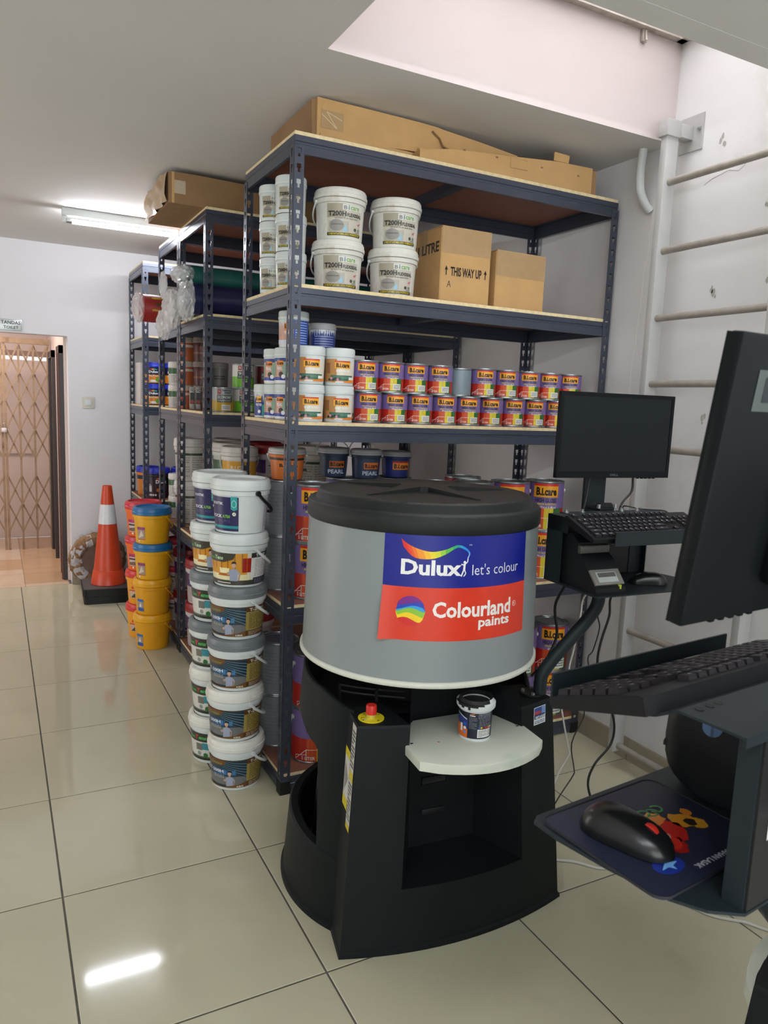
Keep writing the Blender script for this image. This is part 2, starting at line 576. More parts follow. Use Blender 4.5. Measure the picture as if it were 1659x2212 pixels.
# corridor behind the doorway
CX0, CX1, CY1, GY = -0.62, 0.475, 8.3, 7.68
cf = struct('floor_corridor', MB().box(CX0 - 0.6, CX1 + 0.06, YW + 0.05, CY1, -0.06, -0.002, M_grout))
rows = [6.17, 6.26, 6.62, 6.80, 7.22, 7.66, 8.28]
for a, b, ml, mr in zip(rows, rows[1:], (M_tan2, M_tan2, M_tan2, M_tan1, M_tan2, M_tan2), (M_tan2, M_tan1, M_tan1, M_tan1, M_tan1, M_tan1)):
    for x0, x1, m in ((-0.62, 0.165, ml), (0.165, CX1, mr)):
        obj('tile', MB().box(x0 + 0.0015, x1 - 0.0015, a + 0.0015, b - 0.0015, -0.01, 0.0, m), cf)
cw = MB()
cw.box(CX1, CX1 + 0.1, YW + 0.14, CY1, 0, 2.5, M_corr)
struct('wall_corridor_right', cw)
SL = 1.80                               # gap added in the end wall so sky shows as a strip of light
cw = MB()
cw.box(CX0 - 0.6, CX1 + 0.1, CY1, CY1 + 0.1, 0, SL - 0.02, M_corr)
cw.box(CX0 - 0.6, CX1 + 0.1, CY1, CY1 + 0.1, SL + 0.02, 2.6, M_corr)
cw.box(CX0 - 0.6, CX1 + 0.1, CY1 - 0.012, CY1, SL + 0.024, SL + 0.07, mat('end_wall_ledge', '9c8078', 0.6))
cw.box(CX0 - 0.6, CX1 - 0.15, CY1 - 0.03, CY1, 0.86, 0.91, M_corr)
struct('wall_corridor_end', cw)
cw = MB().box(CX0 - 0.7, CX0 - 0.6, YW + 0.14, CY1, 0, 2.5, M_corr)
struct('wall_corridor_left', cw)
struct('ceiling_corridor', MB().box(CX0 - 0.7, CX1 + 0.1, YW + 0.14, CY1 + 0.1, 2.5, 2.6, M_corr))
def corridor_door(n, y0, y1):
    d = MB()
    z = 1.84
    d.box(CX1 - 0.03, CX1 - 0.001, y0, y0 + 0.05, 0, z, M_dkwood)
    d.box(CX1 - 0.03, CX1 - 0.001, y1 - 0.05, y1, 0, z, M_dkwood)
    d.box(CX1 - 0.03, CX1 - 0.001, y0, y1, z - 0.06, z, M_dkwood)
    o = struct('door_%d' % n, d)
    obj('door_leaf', MB().box(CX1 - 0.010, CX1 - 0.002, y0 + 0.05, y1 - 0.05, 0.005, z - 0.06, M_dkwood), o)
    return o
d = corridor_door(1, 6.31, 6.62)
obj('edge_strip', MB().box(CX1 - 0.04, CX1 - 0.011, 6.335, 6.36, 0.0, 1.78, M_redwood), d)
corridor_door(2, 7.17, 7.66)
pp = MB()
for k in range(3):
    pp.box(CX1 - 0.004, CX1 - 0.001, 6.66 + 0.09 * k, 6.74 + 0.09 * k, 1.0 - 0.0 * k, 1.32, mat('green_wall_tile', 'a3a34f', 0.3))
obj('accent_tile', pp, bpy.data.objects['wall_corridor_right'])

# folding lattice gate
M_gate = mat('gate_rusty_cream', '9a8369', 0.6, metal=0.1, var=0.12, scale=25, dirt='5b3a26', damt=0.9, dscale=9)
gt = thing('folding_gate', 'rusty cream folding lattice gate closing off the corridor behind the doorway', 'gate', (0, GY, 0))
def gbar(x, w=0.018, z0=0.0, z1=1.90, nm='upright_bar', y=0.0):
    obj(nm, MB().box(x - w / 2, x + w / 2, y - 0.008, y + 0.008, z0, z1, M_gate), gt)
obj('top_rail', MB().box(-0.60, 0.465, -0.02, 0.02, 1.905, 1.955, M_gate), gt)
gx = [-0.44, -0.32, -0.20, -0.075, 0.055, 0.083, 0.20, 0.322, 0.445]
for x in gx:
    gbar(x, 0.022 if x in (0.055, 0.083) else 0.018)
for xa, xb in zip(gx, gx[1:]):
    if xb - xa < 0.05:
        continue
    for z0 in (0.17, 0.43, 0.86, 1.12, 1.38, 1.63):
        h = 0.27
        for sgn in (0, 1):
            za, zb = (z0, z0 + h) if sgn else (z0 + h, z0)
            L = math.hypot(xb - xa, h)
            M = Matrix.Translation(((xa + xb) / 2, -0.012 if sgn else 0.012, (za + zb) / 2)) @ Matrix.Rotation(-math.atan2(zb - za, xb - xa), 4, 'Y')
            if 'lat' not in _tc:
                _tc['lat'] = MB().box(-0.148, 0.148, -0.0015, 0.0015, -0.007, 0.007, M_gate).mesh('lattice_slat', 0)
            obj('lattice_slat', _tc['lat'], gt, M=M)
        obj('rivet', MB().lathe([(0, -0.006), (0.006, -0.004), (0.006, 0.004), (0, 0.006)], 8, M_redwood).xf(Matrix.Translation(((xa + xb) / 2, -0.015, z0 + h / 2)) @ Matrix.Rotation(R_(90), 4, 'X')), gt)
pl = thing('padlock', 'small grey padlock hanging on the folding gate', 'padlock', (0.066, GY - 0.03, 1.14))
obj('body', MB().rbox(-0.022, 0.022, -0.009, 0.009, -0.04, 0.0, 0.003, mat('padlock_grey', 'c9c2c2', 0.35, metal=0.4)), pl)
obj('shackle', MB().tube(smoothpath([(-0.014, 0, -0.002), (-0.014, 0, 0.025), (0, 0, 0.042), (0.014, 0, 0.025), (0.014, 0, -0.002)], 5), 0.0035, 8, M_steel), pl)

# toilet sign and light switch on the far wall
sg = thing('toilet_sign', 'small silver plate over the doorway reading TANDAS TOILET', 'sign', (0.09, YW - 0.004, 1.95))
obj('plate', MB().rbox(-0.115, 0.102, -0.002, 0.003, -0.042, 0.042, 0.0015, mat('sign_silver', 'c9d0d0', 0.3, metal=0.2, var=0.05)), sg)
p = Pr(on_plane((0, -0.002, 0), (1, 0, 0), (0, 0, 1)), 0)
p.text('TANDAS', -0.035, 0.006, 0.091, 0.030, '15181c', 1, 0.016)
p.text('TOILET', -0.020, -0.027, 0.078, -0.006, '15181c', 1, 0.016)
for a, b in (((-0.10, -0.036), (0.088, -0.036)), ((-0.10, 0.037), (0.088, 0.037)), ((0.096, -0.028), (0.096, 0.029)), ((0.088, -0.036), (0.096, -0.028)), ((0.088, 0.037), (0.096, 0.029))):
    p.line([a, b], 0.0016, '39424a', 1)
p.disc(-0.068, 0.026, 0.007, '1d4f9c').rect(-0.079, -0.006, -0.057, 0.018, '1d4f9c').rect(-0.076, -0.030, -0.0695, -0.006, '1d4f9c').rect(-0.0665, -0.030, -0.060, -0.006, '1d4f9c')
p.rect(-0.083, -0.008, -0.080, 0.016, '1d4f9c').rect(-0.056, -0.008, -0.053, 0.016, '1d4f9c')
obj('lettering', p.mb(), sg)
sw = thing('light_switch', 'cream single light switch on the far wall right of the doorway', 'switch', (0.634, YW, 1.413))
obj('plate', MB().rbox(-0.044, 0.044, -0.009, -0.0005, -0.044, 0.044, 0.003, mat('switch_cream', 'c9c6ba', 0.4)), sw)
obj('rocker', MB().rbox(-0.027, 0.022, -0.0135, -0.008, -0.022, 0.022, 0.002, M_white), sw)

# fluorescent batten
M_tube = mat('tube_glow', 'f6f8ff', 0.4, emit=78)
_bm = {}
def batten(label, x, y):
    ft = thing('fluorescent_batten', label, 'light', (x, y, ZC), 0, 'ceiling lights')
    if not _bm:
        _bm['h'] = MB().rbox(-0.60, 0.60, -0.022, 0.022, -0.045, -0.0005, 0.004, M_white).mesh('housing')
        for sx in (-1, 1):
            _bm['t%d' % sx] = MB().rbox(sx * 0.588 - 0.012, sx * 0.588 + 0.012, -0.012, 0.012, -0.085, -0.045, 0.004, M_white).mesh('tube_holder')
            _bm['e%d' % sx] = MB().tube([(sx * 0.576, 0, -0.072), (sx * 0.545, 0, -0.072)], 0.0135, 12, M_steel).mesh('end_cap')
        _bm['g'] = MB().tube([(-0.545, 0, -0.072), (0.545, 0, -0.072)], 0.013, 14, M_tube).mesh('tube')
    obj('housing', _bm['h'], ft)
    for sx in (-1, 1):
        obj('tube_holder', _bm['t%d' % sx], ft)
        obj('end_cap', _bm['e%d' % sx], ft)
    obj('tube', _bm['g'], ft)
batten('lit white fluorescent tube batten on the ceiling above the far rack', 0.98, 4.93)
batten('added unseen tube batten on the ceiling overhead, nearest the ladder wall', 1.35, -0.55)  # this and the next two battens are added out of view as fill light
batten('added unseen tube batten on the ceiling straight above the camera', 0.0, -0.55)
batten('added unseen tube batten on the ceiling overhead, farthest from the ladder wall', -1.35, -0.55)

# ladder up to the roof light
ld = thing('wall_ladder', 'pale grey steel wall ladder leading up to the roof light', 'ladder', (2.305, 0, 0))
LY0, LY1 = 1.66, 2.185
for y in (LY0, LY1):
    obj('rail', MB().rbox(-0.030, 0.030, y - 0.015, y + 0.015, 0.075, 2.585, 0.002, M_ladder), ld)
    br = MB()
    br.rbox(-0.040, 0.034, y - 0.024, y + 0.024, 2.535, 2.595, 0.003, M_ladder)
    br.rbox(0.034, 0.098, y - 0.022, y + 0.020, 2.54, 2.59, 0.002, M_ladder)
    br.box(0.098, 0.1045, y - 0.065, y + 0.045, 2.50, 2.63, M_ladder)
    b = obj('wall_bracket', br, ld)
    for dy in (-0.05, 0.034):
        obj('bolt', MB().lathe([(0, 0), (0.009, 0), (0.009, 0.008), (0.005, 0.008), (0.005, 0.016), (0, 0.016)], 6, M_steel).xf(Matrix.Translation((0.098, y + dy, 2.575)) @ Matrix.Rotation(R_(-90), 4, 'Y')), b)
zr = 2.372
while zr > 0.05:
    obj('rung', MB().tube([(0.0, LY0 + 0.005, zr), (0.0, LY1 - 0.005, zr)], 0.0135, 12, M_rung), ld)
    zr -= 0.2525
# bent white conduit by the rack
pc = obj('conduit_pipe', MB().tube(smoothpath([(2.36, 2.37, 2.555), (2.358, 2.375, 2.48), (2.362, 2.372, 2.40), (2.385, 2.362, 2.345), (2.409, 2.355, 2.32)], 6), 0.017, 12, M_white))
tag(pc, 'bent white plastic conduit where the right wall meets the ceiling', 'pipe')
# ================================================================ storage racks
RX0, RX1, RH = 0.92, 2.392, 2.40
LEVELS = [2.394, 1.897, 1.420, 0.745, 0.082]
PW, PT, PITCH_ = 0.038, 0.002, 0.05

def post_mesh(sx, sy):
    bm = bmesh.new()
    c, w1, w2 = 0.0195, 0.0042, 0.0078
    S = [0, c - w2, c - w1, c + w1, c + w2, PW]
    Z = [0, 0.011, 0.024, 0.039, PITCH_]
    n = int(RH / PITCH_)
    for fl_ in (0, 1):
        grid = {}
        def gv(i, z):
            k = (i, round(z, 4))
            if k not in grid:
                s = S[i]
                grid[k] = bm.verts.new((s * sx, 0, z) if fl_ == 0 else (0, s * sy, z))
            return grid[k]
        fs = []
        for r in range(n):
            for q in range(4):
                z0, z1 = r * PITCH_ + Z[q], r * PITCH_ + Z[q + 1]
                cols = [(0, 1), (1, 2), (2, 3), (3, 4), (4, 5)]
                if q == 1:
                    cols = [(0, 1), (1, 2), (3, 4), (4, 5)]
                if q == 2:
                    cols = [(0, 1), (4, 5)]
                for a, b in cols:
                    fs.append(bm.faces.new([gv(a, z0), gv(b, z0), gv(b, z1), gv(a, z1)]))
        ret = bmesh.ops.extrude_face_region(bm, geom=fs)
        d = Vector((0, PT * sy, 0)) if fl_ == 0 else Vector((PT * sx, 0, 0))
        for g in ret['geom']:
            if isinstance(g, bmesh.types.BMVert):
                g.co += d
    me = MB().bm(bm, M_rack).mesh('post', 0)
    return me
POSTS = {(sx, sy): post_mesh(sx, sy) for sx in (1, -1) for sy in (1, -1)}
FOOT = {}
for sx in (1, -1):
    for sy in (1, -1):
        b = MB()
        b.box(*sorted((-0.002 * sx, 0.04 * sx)), *sorted((-0.002 * sy, 0.006 * sy)), 0, 0.05, M_dark)
        b.box(*sorted((-0.002 * sx, 0.006 * sx)), *sorted((0.006 * sy, 0.04 * sy)), 0, 0.05, M_dark)
        FOOT[(sx, sy)] = b.mesh('foot', 0)
BEAM = [(0, -0.072), (0, -0.043), (0.003, -0.041), (0.003, -0.034), (0, -0.032), (0, -0.013), (0.028, -0.013), (0.028, -0.016), (0.004, -0.016), (0.006, -0.031), (0.006, -0.044), (0.003, -0.046), (0.003, -0.069), (0.012, -0.069), (0.012, -0.072)]
def rack(y0, y1, label, levels=LEVELS):
    t = thing('storage_rack', label, 'rack', (RX0, y0, 0), 0, 'boltless steel racks in the store')
    W, D = RX1 - RX0, y1 - y0
    for x, sx in ((0, 1), (W, -1)):
        for y, sy in ((0, 1), (D, -1)):
            p = obj('post', POSTS[(sx, sy)], t, (x, y, 0))
            obj('foot', FOOT[(sx, sy)], p)
    key = round(D, 3)
    if key not in _tc:
        bl = MB().extr([(0.0025 + p, q) for p, q in BEAM], 'x', 0.004, W - 0.004, M_rack).mesh('long_beam', 20)
        bl2 = MB().extr([(D - 0.0025 - p, q) for p, q in BEAM], 'x', 0.004, W - 0.004, M_rack).mesh('long_beam', 20)
        be = MB().extr([(0.0025 + p, q) for p, q in BEAM], 'y', 0.004, D - 0.004, M_rack).mesh('end_beam', 20)
        be2 = MB().extr([(W - 0.0025 - p, q) for p, q in BEAM], 'y', 0.004, D - 0.004, M_rack).mesh('end_beam', 20)
        bc = MB().box(W / 2 - 0.018, W / 2 + 0.018, 0.031, D - 0.031, -0.045, -0.013, M_rack).mesh('cross_bar', 0)
        bd = MB().box(0.005, W - 0.005, 0.005, D - 0.005, -0.0125, 0.0, M_ply, M_board).mesh('shelf_board', 0)
        _tc[key] = (bl, bl2, be, be2, bc, bd)
    k = _tc[key]
    for z in levels:
        for nm, me in zip(('long_beam', 'long_beam', 'end_beam', 'end_beam', 'cross_bar', 'shelf_board'), k):
            obj(nm, me, t, (0, 0, z))
    return t
rack(2.514, 3.085, 'slate steel rack nearest the camera, right behind the grey mixing machine')
rack(3.712, 4.305, 'slate steel rack second from the camera, holding the green and blue wrapped rolls')
rack(4.315, 4.885, 'slate steel rack back to back behind the one with the wrapped rolls')
rack(5.445, 6.04, 'slate steel rack against the far wall, the farthest one')
# ================================================================ paint mixing machine
def machine_kit():
    kit = []
    ZT = 0.64
    def tp(x, y, z):                       # taper of the front block with height
        k = z / ZT
        return (x * (1 - 0.127 * k), y + 0.041 * k, z)
    yf = lambda x: -0.388 + (x / 0.363) ** 2 * 0.057
    # --- base: floor lip, front band, cheeks
    b = MB()
    NX = 0.205
    xs = [-0.363, -0.345, -0.30, -0.25, -NX] + [-NX + 2 * NX * k / 10 for k in range(1, 10)] + [NX, 0.25, 0.30, 0.345, 0.363]
    ZN = 0.18
    zlow = [0.0, 0.012, 0.016, ZN]
    out = [0.006, 0.006, 0.0, 0.0]
    path = [(-0.345, -0.222)] + [(x, yf(x)) for x in xs] + [(0.345, -0.222)]
    def ptz(i, z, o=0.0):
        x, y = path[i]
        L = math.hypot(x, y)
        p = tp(x, y, z)
        return (p[0] + x / L * o, p[1] + y / L * o, z)
    n = len(path)
    for (za, oa), (zb, ob) in zip(zip(zlow, out), zip(zlow[1:], out[1:])):
        vs = [ptz(i, za, oa) for i in range(n)] + [ptz(i, zb, ob) for i in range(n)]
        b.add(vs, [(i, i + 1, n + i + 1, n + i) for i in range(n - 1)], M_machine)
    iL = 1 + 4
    iR = n - 2 - 4
    for rng in (range(0, iL + 1), range(iR, n)):
        r = list(rng)
        zz = [ZN, 0.30, 0.42, 0.54, ZT - 0.006, ZT]
        for za, zb in zip(zz, zz[1:]):
            oo = -0.004 if zb == ZT else 0
            vs = [ptz(i, za) for i in r] + [ptz(i, zb, oo) for i in r]
            m = len(r)
            b.add(vs, [(i, i + 1, m + i + 1, m + i) for i in range(m - 1)], M_machine)
        # cheek top
        top = [ptz(i, ZT, -0.004) for i in r]
        if r[0] == 0:
            back = [(-0.19, -0.16, ZT), (-0.29, -0.17, ZT)]
        else:
            back = [(0.29, -0.17, ZT), (0.19, -0.16, ZT)]
        poly = top + back
        b.add(poly, [tuple(range(len(poly)))], M_machine)
    # niche floor and walls
    fr = [ptz(i, ZN) for i in range(iL, iR + 1)]
    BK = [(0.127, -0.192, ZN), (-0.095, -0.188, ZN)]
    b.add(fr + BK, [tuple(range(len(fr) + 2))], M_machine)
    for A, B in ((ptz(iL, ZN), BK[1]), (BK[1], BK[0]), (BK[0], ptz(iR, ZN))):
        tA = tp(A[0] / (1 - .127 * ZN / ZT), A[1] - .041 * ZN / ZT, ZT) if A not in BK else (A[0], A[1] + 0.03, 0.73)
        tB = tp(B[0] / (1 - .127 * ZN / ZT), B[1] - .041 * ZN / ZT, ZT) if B not in BK else (B[0], B[1] + 0.03, 0.73)
        b.add([A, B, tB, tA], [(0, 1, 2, 3)], M_machine)
    slots = []
    for z in (0.27, 0.37, 0.47):
        slots.append(('slot', MB().rbox(-0.055, 0.025, -0.197 + 0.018 * (z - .18) / .18 , -0.180, z, z + 0.022, 0.003, M_dark).mesh('slot')))
    for z in (0.25, 0.345, 0.44):
        m = MB().rbox(-0.03, 0.03, -0.004, 0.006, z, z + 0.028, 0.003, M_dark)
        m.xf(Matrix.Translation((0.163, -0.262, 0)) @ Matrix.Rotation(math.atan2(-0.155, 0.09), 4, 'Z'))
        slots.append(('slot', m.mesh('slot')))
    kit.append(('front_body', b.mesh('front_body', 28), slots))
    # --- rear shell with side openings
    R0, R1, ZR = 0.408, 0.355, 0.70
    rr = lambda z: R0 + (R1 - R0) * z / ZR
    b = MB()
    N = 100
    a0, a1 = R_(55), R_(305)
    def sm(x, a, c):
        t = max(0, min(1, (x - a) / (c - a)))
        return t * t * (3 - 2 * t)
    def limits(phi):
        d = math.degrees(phi)
        d = min(d, 360 - d)                # symmetric
        z_s = 0.208 + 0.02 * sm(d, 60, 110)
        hi = 0.50 * sm(d, 67.5, 76) ** 0.6 + 0.05 * sm(d, 76, 105)
        z_u = z_s + max(0.0, hi - z_s) if d > 67.5 else z_s
        if d > 150:
            z_u = z_s
        ztop = 0.645 + 0.030 * sm(d, 55, 80) + 0.02 * sm(d, 80, 120)
        return z_s, max(z_s, z_u), ztop
    def P3(r, phi, z):
        return (-r * math.sin(phi), -r * math.cos(phi), z)
    TH = 0.016
    phis = [a0 + (a1 - a0) * k / N for k in range(N + 1)]
    lo, lt, up_, ut, rim = [], [], [], [], []
    for ph in phis:
        zs, zu, zt = limits(ph)
        lo.append([P3(rr(0) + .006, ph, 0), P3(rr(0) + .006, ph, 0.012), P3(rr(0.016), ph, 0.016), P3(rr(zs), ph, zs - 0.006), P3(rr(zs) - 0.006, ph, zs), P3(rr(zs) - TH - 0.012, ph, zs), P3(rr(zs) - TH - 0.02, ph, zs - 0.01), P3(rr(0) - TH - .03, ph, 0.02)])
        up_.append([P3(rr(zu) - TH, ph, zu + 0.004), P3(rr(zu) - 0.004, ph, zu), P3(rr(zu), ph, zu + 0.004), P3(rr(zt), ph, zt - 0.004), P3(rr(zt) - 0.004, ph, zt), P3(rr(zt) - 0.012, ph, zt), P3(rr(zt) - 0.03, ph, zt - 0.05), P3(rr(zt) - 0.05, ph, 0.60)])
    for strip in (lo, up_):
        m = len(strip[0])
        vs = [p for row in strip for p in row]
        fs = []
        for i in range(N):
            for j in range(m - 1):
                fs.append((i * m + j, (i + 1) * m + j, (i + 1) * m + j + 1, i * m + j + 1))
        b.add(vs, fs, M_machine)
    kit.append(('side_shell', b.mesh('side_shell', 40)))
    # --- inner deck and core
    b = MB()
    deck = [(-0.33 * math.sin(p), -0.33 * math.cos(p)) for p in [R_(58) + R_(244) * k / 40 for k in range(41)]] + [(0.19, -0.16), (0.127, -0.160), (-0.095, -0.156), (-0.19, -0.16)]
    b.prism(deck, 0.595, 0.605, M_dark)
    b.lathe([(0.0, 0.605), (0.15, 0.605), (0.15, 0.752), (0, 0.752)], 32, M_dark, (0, 0.03))
    b.lathe([(0.0, 0.02), (0.30, 0.02), (0.26, 0.594), (0, 0.594)], 40, M_dark, (0, 0.06), R_(-5), R_(185))
    kit.append(('inner_deck', b.mesh('inner_deck')))
    b = MB()
    for s in (0.0, 1.0):
        pts = [(-0.285 + 0.16 * k / 8, -0.07 - 0.115 * (k / 8) ** 0.8, 0.672 - 0.018 * s) for k in range(9)]
        b.tube(pts, 0.004, 6, M_blackp)
    b.tube([(-0.285, -0.07, 0.675), (-0.285, -0.07, 0.61)], 0.005, 6, M_blackp)
    b.tube([(-0.2, -0.146, 0.675), (-0.2, -0.146, 0.61)], 0.005, 6, M_blackp)
    kit.append(('cable_guide', b.mesh('cable_guide')))
    # --- drum, trim ring, lid
    b = MB()
    b.lathe([(0.0, 0.752), (0.33, 0.752), (0.362, 0.757), (0.350, 1.168), (0.0, 1.168)], 96, M_drum)
    kit.append(('drum', b.mesh('drum')))
    b = MB()
    b.lathe([(0.355, 0.744), (0.366, 0.741), (0.370, 0.746), (0.3695, 0.754), (0.364, 0.758), (0.358, 0.757)], 96, M_trim)
    kit.append(('trim_ring', b.mesh('trim_ring', 60)))
    b = MB()
    b.lathe([(0.345, 1.156), (0.352, 1.157), (0.3555, 1.163), (0.3545, 1.203), (0.350, 1.2085), (0.334, 1.2095), (0.330, 1.213), (0.3255, 1.232), (0.320, 1.2375), (0.31, 1.239), (0.0, 1.241)], 96, M_mlid)
    star = MB()
    vs = [(0, 0, 1.256)]
    for k in range(5):
        a = R_(-90 + 72 * k + 8)
        for da, r, z in ((-27, 0.075, 1.255), (-0.8, 0.265, 1.2425), (0.8, 0.265, 1.2425), (27, 0.075, 1.255)):
            vs.append((r * math.cos(a + R_(da)), r * math.sin(a + R_(da)), z))
    m = len(vs) - 1
    vs += [(x, y, 1.2395) for x, y, z in vs[1:]]
    star.add(vs, [(0, 1 + i, 1 + (i + 1) % m) for i in range(m)] + [(1 + i, 1 + (i + 1) % m, 1 + m + (i + 1) % m, 1 + m + i) for i in range(m)], M_mlid)
    kit.append(('lid', b.mesh('lid', 50), [('star_relief', star.mesh('star_relief', 20))]))
    # --- advertising sticker on the drum
    Rs = 0.3565
    def mp(u, v, l):
        a = u / Rs + R_(-7.7)
        r = 0.362 - 0.012 * (v - 0.757) / 0.411 + 0.0008 + 0.0004 * l
        curl = max(0.0, (-0.19 - u)) * max(0.0, (0.91 - v)) * 16.0
        r += curl
        return (r * math.sin(a), -r * math.cos(a), v)
    p = Pr(mp, 0.018)
    UL, UR, V0, VM, V1 = -0.2245, 0.2245, 0.872, 1.017, 1.157
    p.rect(UL, V0, UR, VM, 'd8371c').rect(UL, V0, UL + 0.04, 0.915, 'd8371c', 0).rect(UL, VM, UR, V1, '101c86')
    D = lambda deg: Rs * R_(deg + 7.7)
    p.text('Dulux', D(-36), 1.050, D(-9.6), 1.092, 'f4f4f2', 1, 0.035)
    p.text("let's colour", D(-4.6), 1.051, D(22), 1.081, 'e8ebf2', 1, -0.004)
    p.text('TM', D(-6.6), 1.131, D(-5.2), 1.135, 'e8ebf2', 1)
    top = smoothpath([(D(-36.4), 1.146, 0), (D(-33.5), 1.133, 0), (D(-29), 1.121, 0), (D(-23), 1.114, 0), (D(-17), 1.121, 0), (D(-12), 1.133, 0), (D(-8.5), 1.128, 0), (D(-6.0), 1.113, 0), (D(-6.6), 1.098, 0)], 5)
    bot = smoothpath([(D(-35.2), 1.124, 0), (D(-31.5), 1.101, 0), (D(-27.5), 1.094, 0), (D(-22), 1.096, 0), (D(-17), 1.108, 0), (D(-12), 1.126, 0), (D(-8.9), 1.122, 0), (D(-6.6), 1.111, 0), (D(-7.2), 1.097, 0)], 5)
    cols = ['d8261c', 'e0341a', 'e8501c', 'f0741e', 'f59a20', 'f9c022', 'f6dc2a', 'd6dc34', '9ccc3a', '5cb848', '2ea86a', '1ea09a', '20a0c8', '2090dc', '2a86e0', '5aa4ea', '8cc0f0', 'b4d8f6']
    nn = len(top) - 1
    for k in range(nn):
        c = cols[min(len(cols) - 1, k * len(cols) // nn)]
        p.poly([(bot[k].x, bot[k].y), (bot[k + 1].x, bot[k + 1].y), (top[k + 1].x, top[k + 1].y), (top[k].x, top[k].y)], c, 1)
    ux, vz = D(-8.3), 1.079
    p.disc(ux, vz + 0.008, 0.0038, 'f4f4f2', 1)
    p.line([(ux, vz + 0.004), (ux - 0.001, vz - 0.012)], 0.006, 'f4f4f2', 1).line([(ux, vz + 0.002), (ux + 0.008, vz + 0.009), (D(-6.9), 1.097)], 0.003, 'f4f4f2', 2)
    p.line([(ux, vz), (ux - 0.010, vz + 0.003)], 0.003, 'f4f4f2', 2).line([(ux - 0.001, vz - 0.010), (ux - 0.009, vz - 0.030)], 0.004, 'f4f4f2', 2).line([(ux - 0.001, vz - 0.010), (ux + 0.004, vz - 0.022), (ux - 0.002, vz - 0.030)], 0.003, 'f4f4f2', 3)
    cx, cz, r = D(-31.1), 0.9525, 0.0405
    def band(f0, f1, c, l):
        up = []; dn = []
        for k in range(13):
            x = -1 + 2 * k / 12
            h = math.sqrt(max(0, 1 - x * x))
            up.append((cx + r * x, cz + r * max(-h, min(h, f1(x)))))
            dn.append((cx + r * x, cz + r * max(-h, min(h, f0(x)))))
        for k in range(12):
            p.poly([dn[k], dn[k + 1], up[k + 1], up[k]], c, l)
    w = lambda a, ph, o: (lambda x: o + a * math.sin(2.6 * x + ph))
    one = lambda x: 1.1
    mone = lambda x: -1.1
    band(w(.10, .3, .50), one, '7a1e86', 1)
    band(w(.14, 1.0, .22), w(.10, .3, .50), '1e3fb4', 2)
    band(w(.16, 1.6, .05), w(.14, 1.0, .22), '2ea0e0', 3)
    band(w(.18, 2.0, -.28), w(.16, 1.6, .05), '8cc63a', 2)
    band(w(.20, 2.6, -.62), w(.18, 2.0, -.28), 'f6d21e', 3)
    band(mone, w(.20, 2.6, -.62), 'd22424', 2)
    p.text('Colourland', D(-21.6), 0.936, D(17.6), 0.980, 'f4f0ec', 1, 0.030)
    p.text('paints', D(-0.5), 0.899, D(16.9), 0.933, 'f4f0ec', 1, 0.028)
    p.text('R', D(19.6), 0.955, D(20.7), 0.963, 'f4f0ec', 1)
    for k in range(12):
        aa, ab = 2 * math.pi * k / 12, 2 * math.pi * (k + 1) / 12
        p.line([(D(20.2) + 0.0075 * math.cos(aa), 0.959 + 0.0075 * math.sin(aa)), (D(20.2) + 0.0075 * math.cos(ab), 0.959 + 0.0075 * math.sin(ab))], 0.0012, 'f4f0ec', 1)
    kit.append(('advert_sticker', p.mb().mesh('advert_sticker', 40)))
    # --- can tray
    b = MB()
    ZTr = 0.585
    f = [(-0.185 + 0.37 * k / 12, -0.438 - 0.062 * (1 - ((k - 6) / 6) ** 2)) for k in range(13)]
    poly = [(-0.190, -0.272)] + [(-0.196, -0.425)] + f[1:-1] + [(0.188, -0.425)] + [(0.195, -0.275), (0.10, -0.19), (-0.10, -0.19)]
    bm = bmesh.new()
    lo_ = [bm.verts.new((x, y, ZTr - 0.026)) for x, y in poly]
    bm.faces.new(lo_)
    ret = bmesh.ops.extrude_face_region(bm, geom=bm.faces[:])
    for g in ret['geom']:
        if isinstance(g, bmesh.types.BMVert):
            g.co.z = ZTr
    bmesh.ops.recalc_face_normals(bm, faces=bm.faces[:])
    es = [e for e in bm.edges if e.verts[0].co.z > ZTr - 0.001 and e.verts[1].co.z > ZTr - 0.001]
    bmesh.ops.bevel(bm, geom=es, offset=0.004, segments=2, profile=0.5, affect='EDGES')
    b.bm(bm, M_tray)
    nt_ = []
    for s in (-1, 1):
        for k in range(4):
            nt_.append(('notch', MB().box(*sorted((s * (0.187 - 0.004 * k), s * (0.179 - 0.004 * k))), -0.292 - 0.012 * k, -0.286 - 0.012 * k, ZTr, ZTr + 0.0006, M_dark).mesh('notch')))
    nt_.append(('sticker_dot', Pr(on_plane((-0.105, -0.345, ZTr), (1, 0, 0), (0, 1, 0)), 0).rect(0, 0, 0.008, 0.005, 'e6e6e0').rect(0.004, 0, 0.011, 0.005, 'c8682c', 1).mb().mesh('sticker_dot')))
    kit.append(('can_tray', b.mesh('can_tray', 30), nt_))
    # --- emergency stop
    ex, ey = -0.262, -0.252
    b = MB()
    b.lathe([(0, ZT + 0.0005), (0.036, ZT + 0.0005), (0.036, ZT + 0.003), (0, ZT + 0.003)], 32, mat('estop_yellow', 'e0cf1c', 0.4), (ex, ey))
    p = Pr(on_plane((ex, ey, ZT + 0.003), (1, 0, 0), (0, 1, 0)), 0)
    for a in (20, 110, 200, 290):
        p.disc(0.029 * math.cos(R_(a)), 0.029 * math.sin(R_(a)), 0.0032, M_steel, 0, 8)
    p.rect(-0.026, -0.012, -0.016, -0.004, 'c9c9c0', 0).line([(-0.030, -0.002), (-0.026, 0.006), (-0.018, 0.000)], 0.0015, '3a3a20', 0)
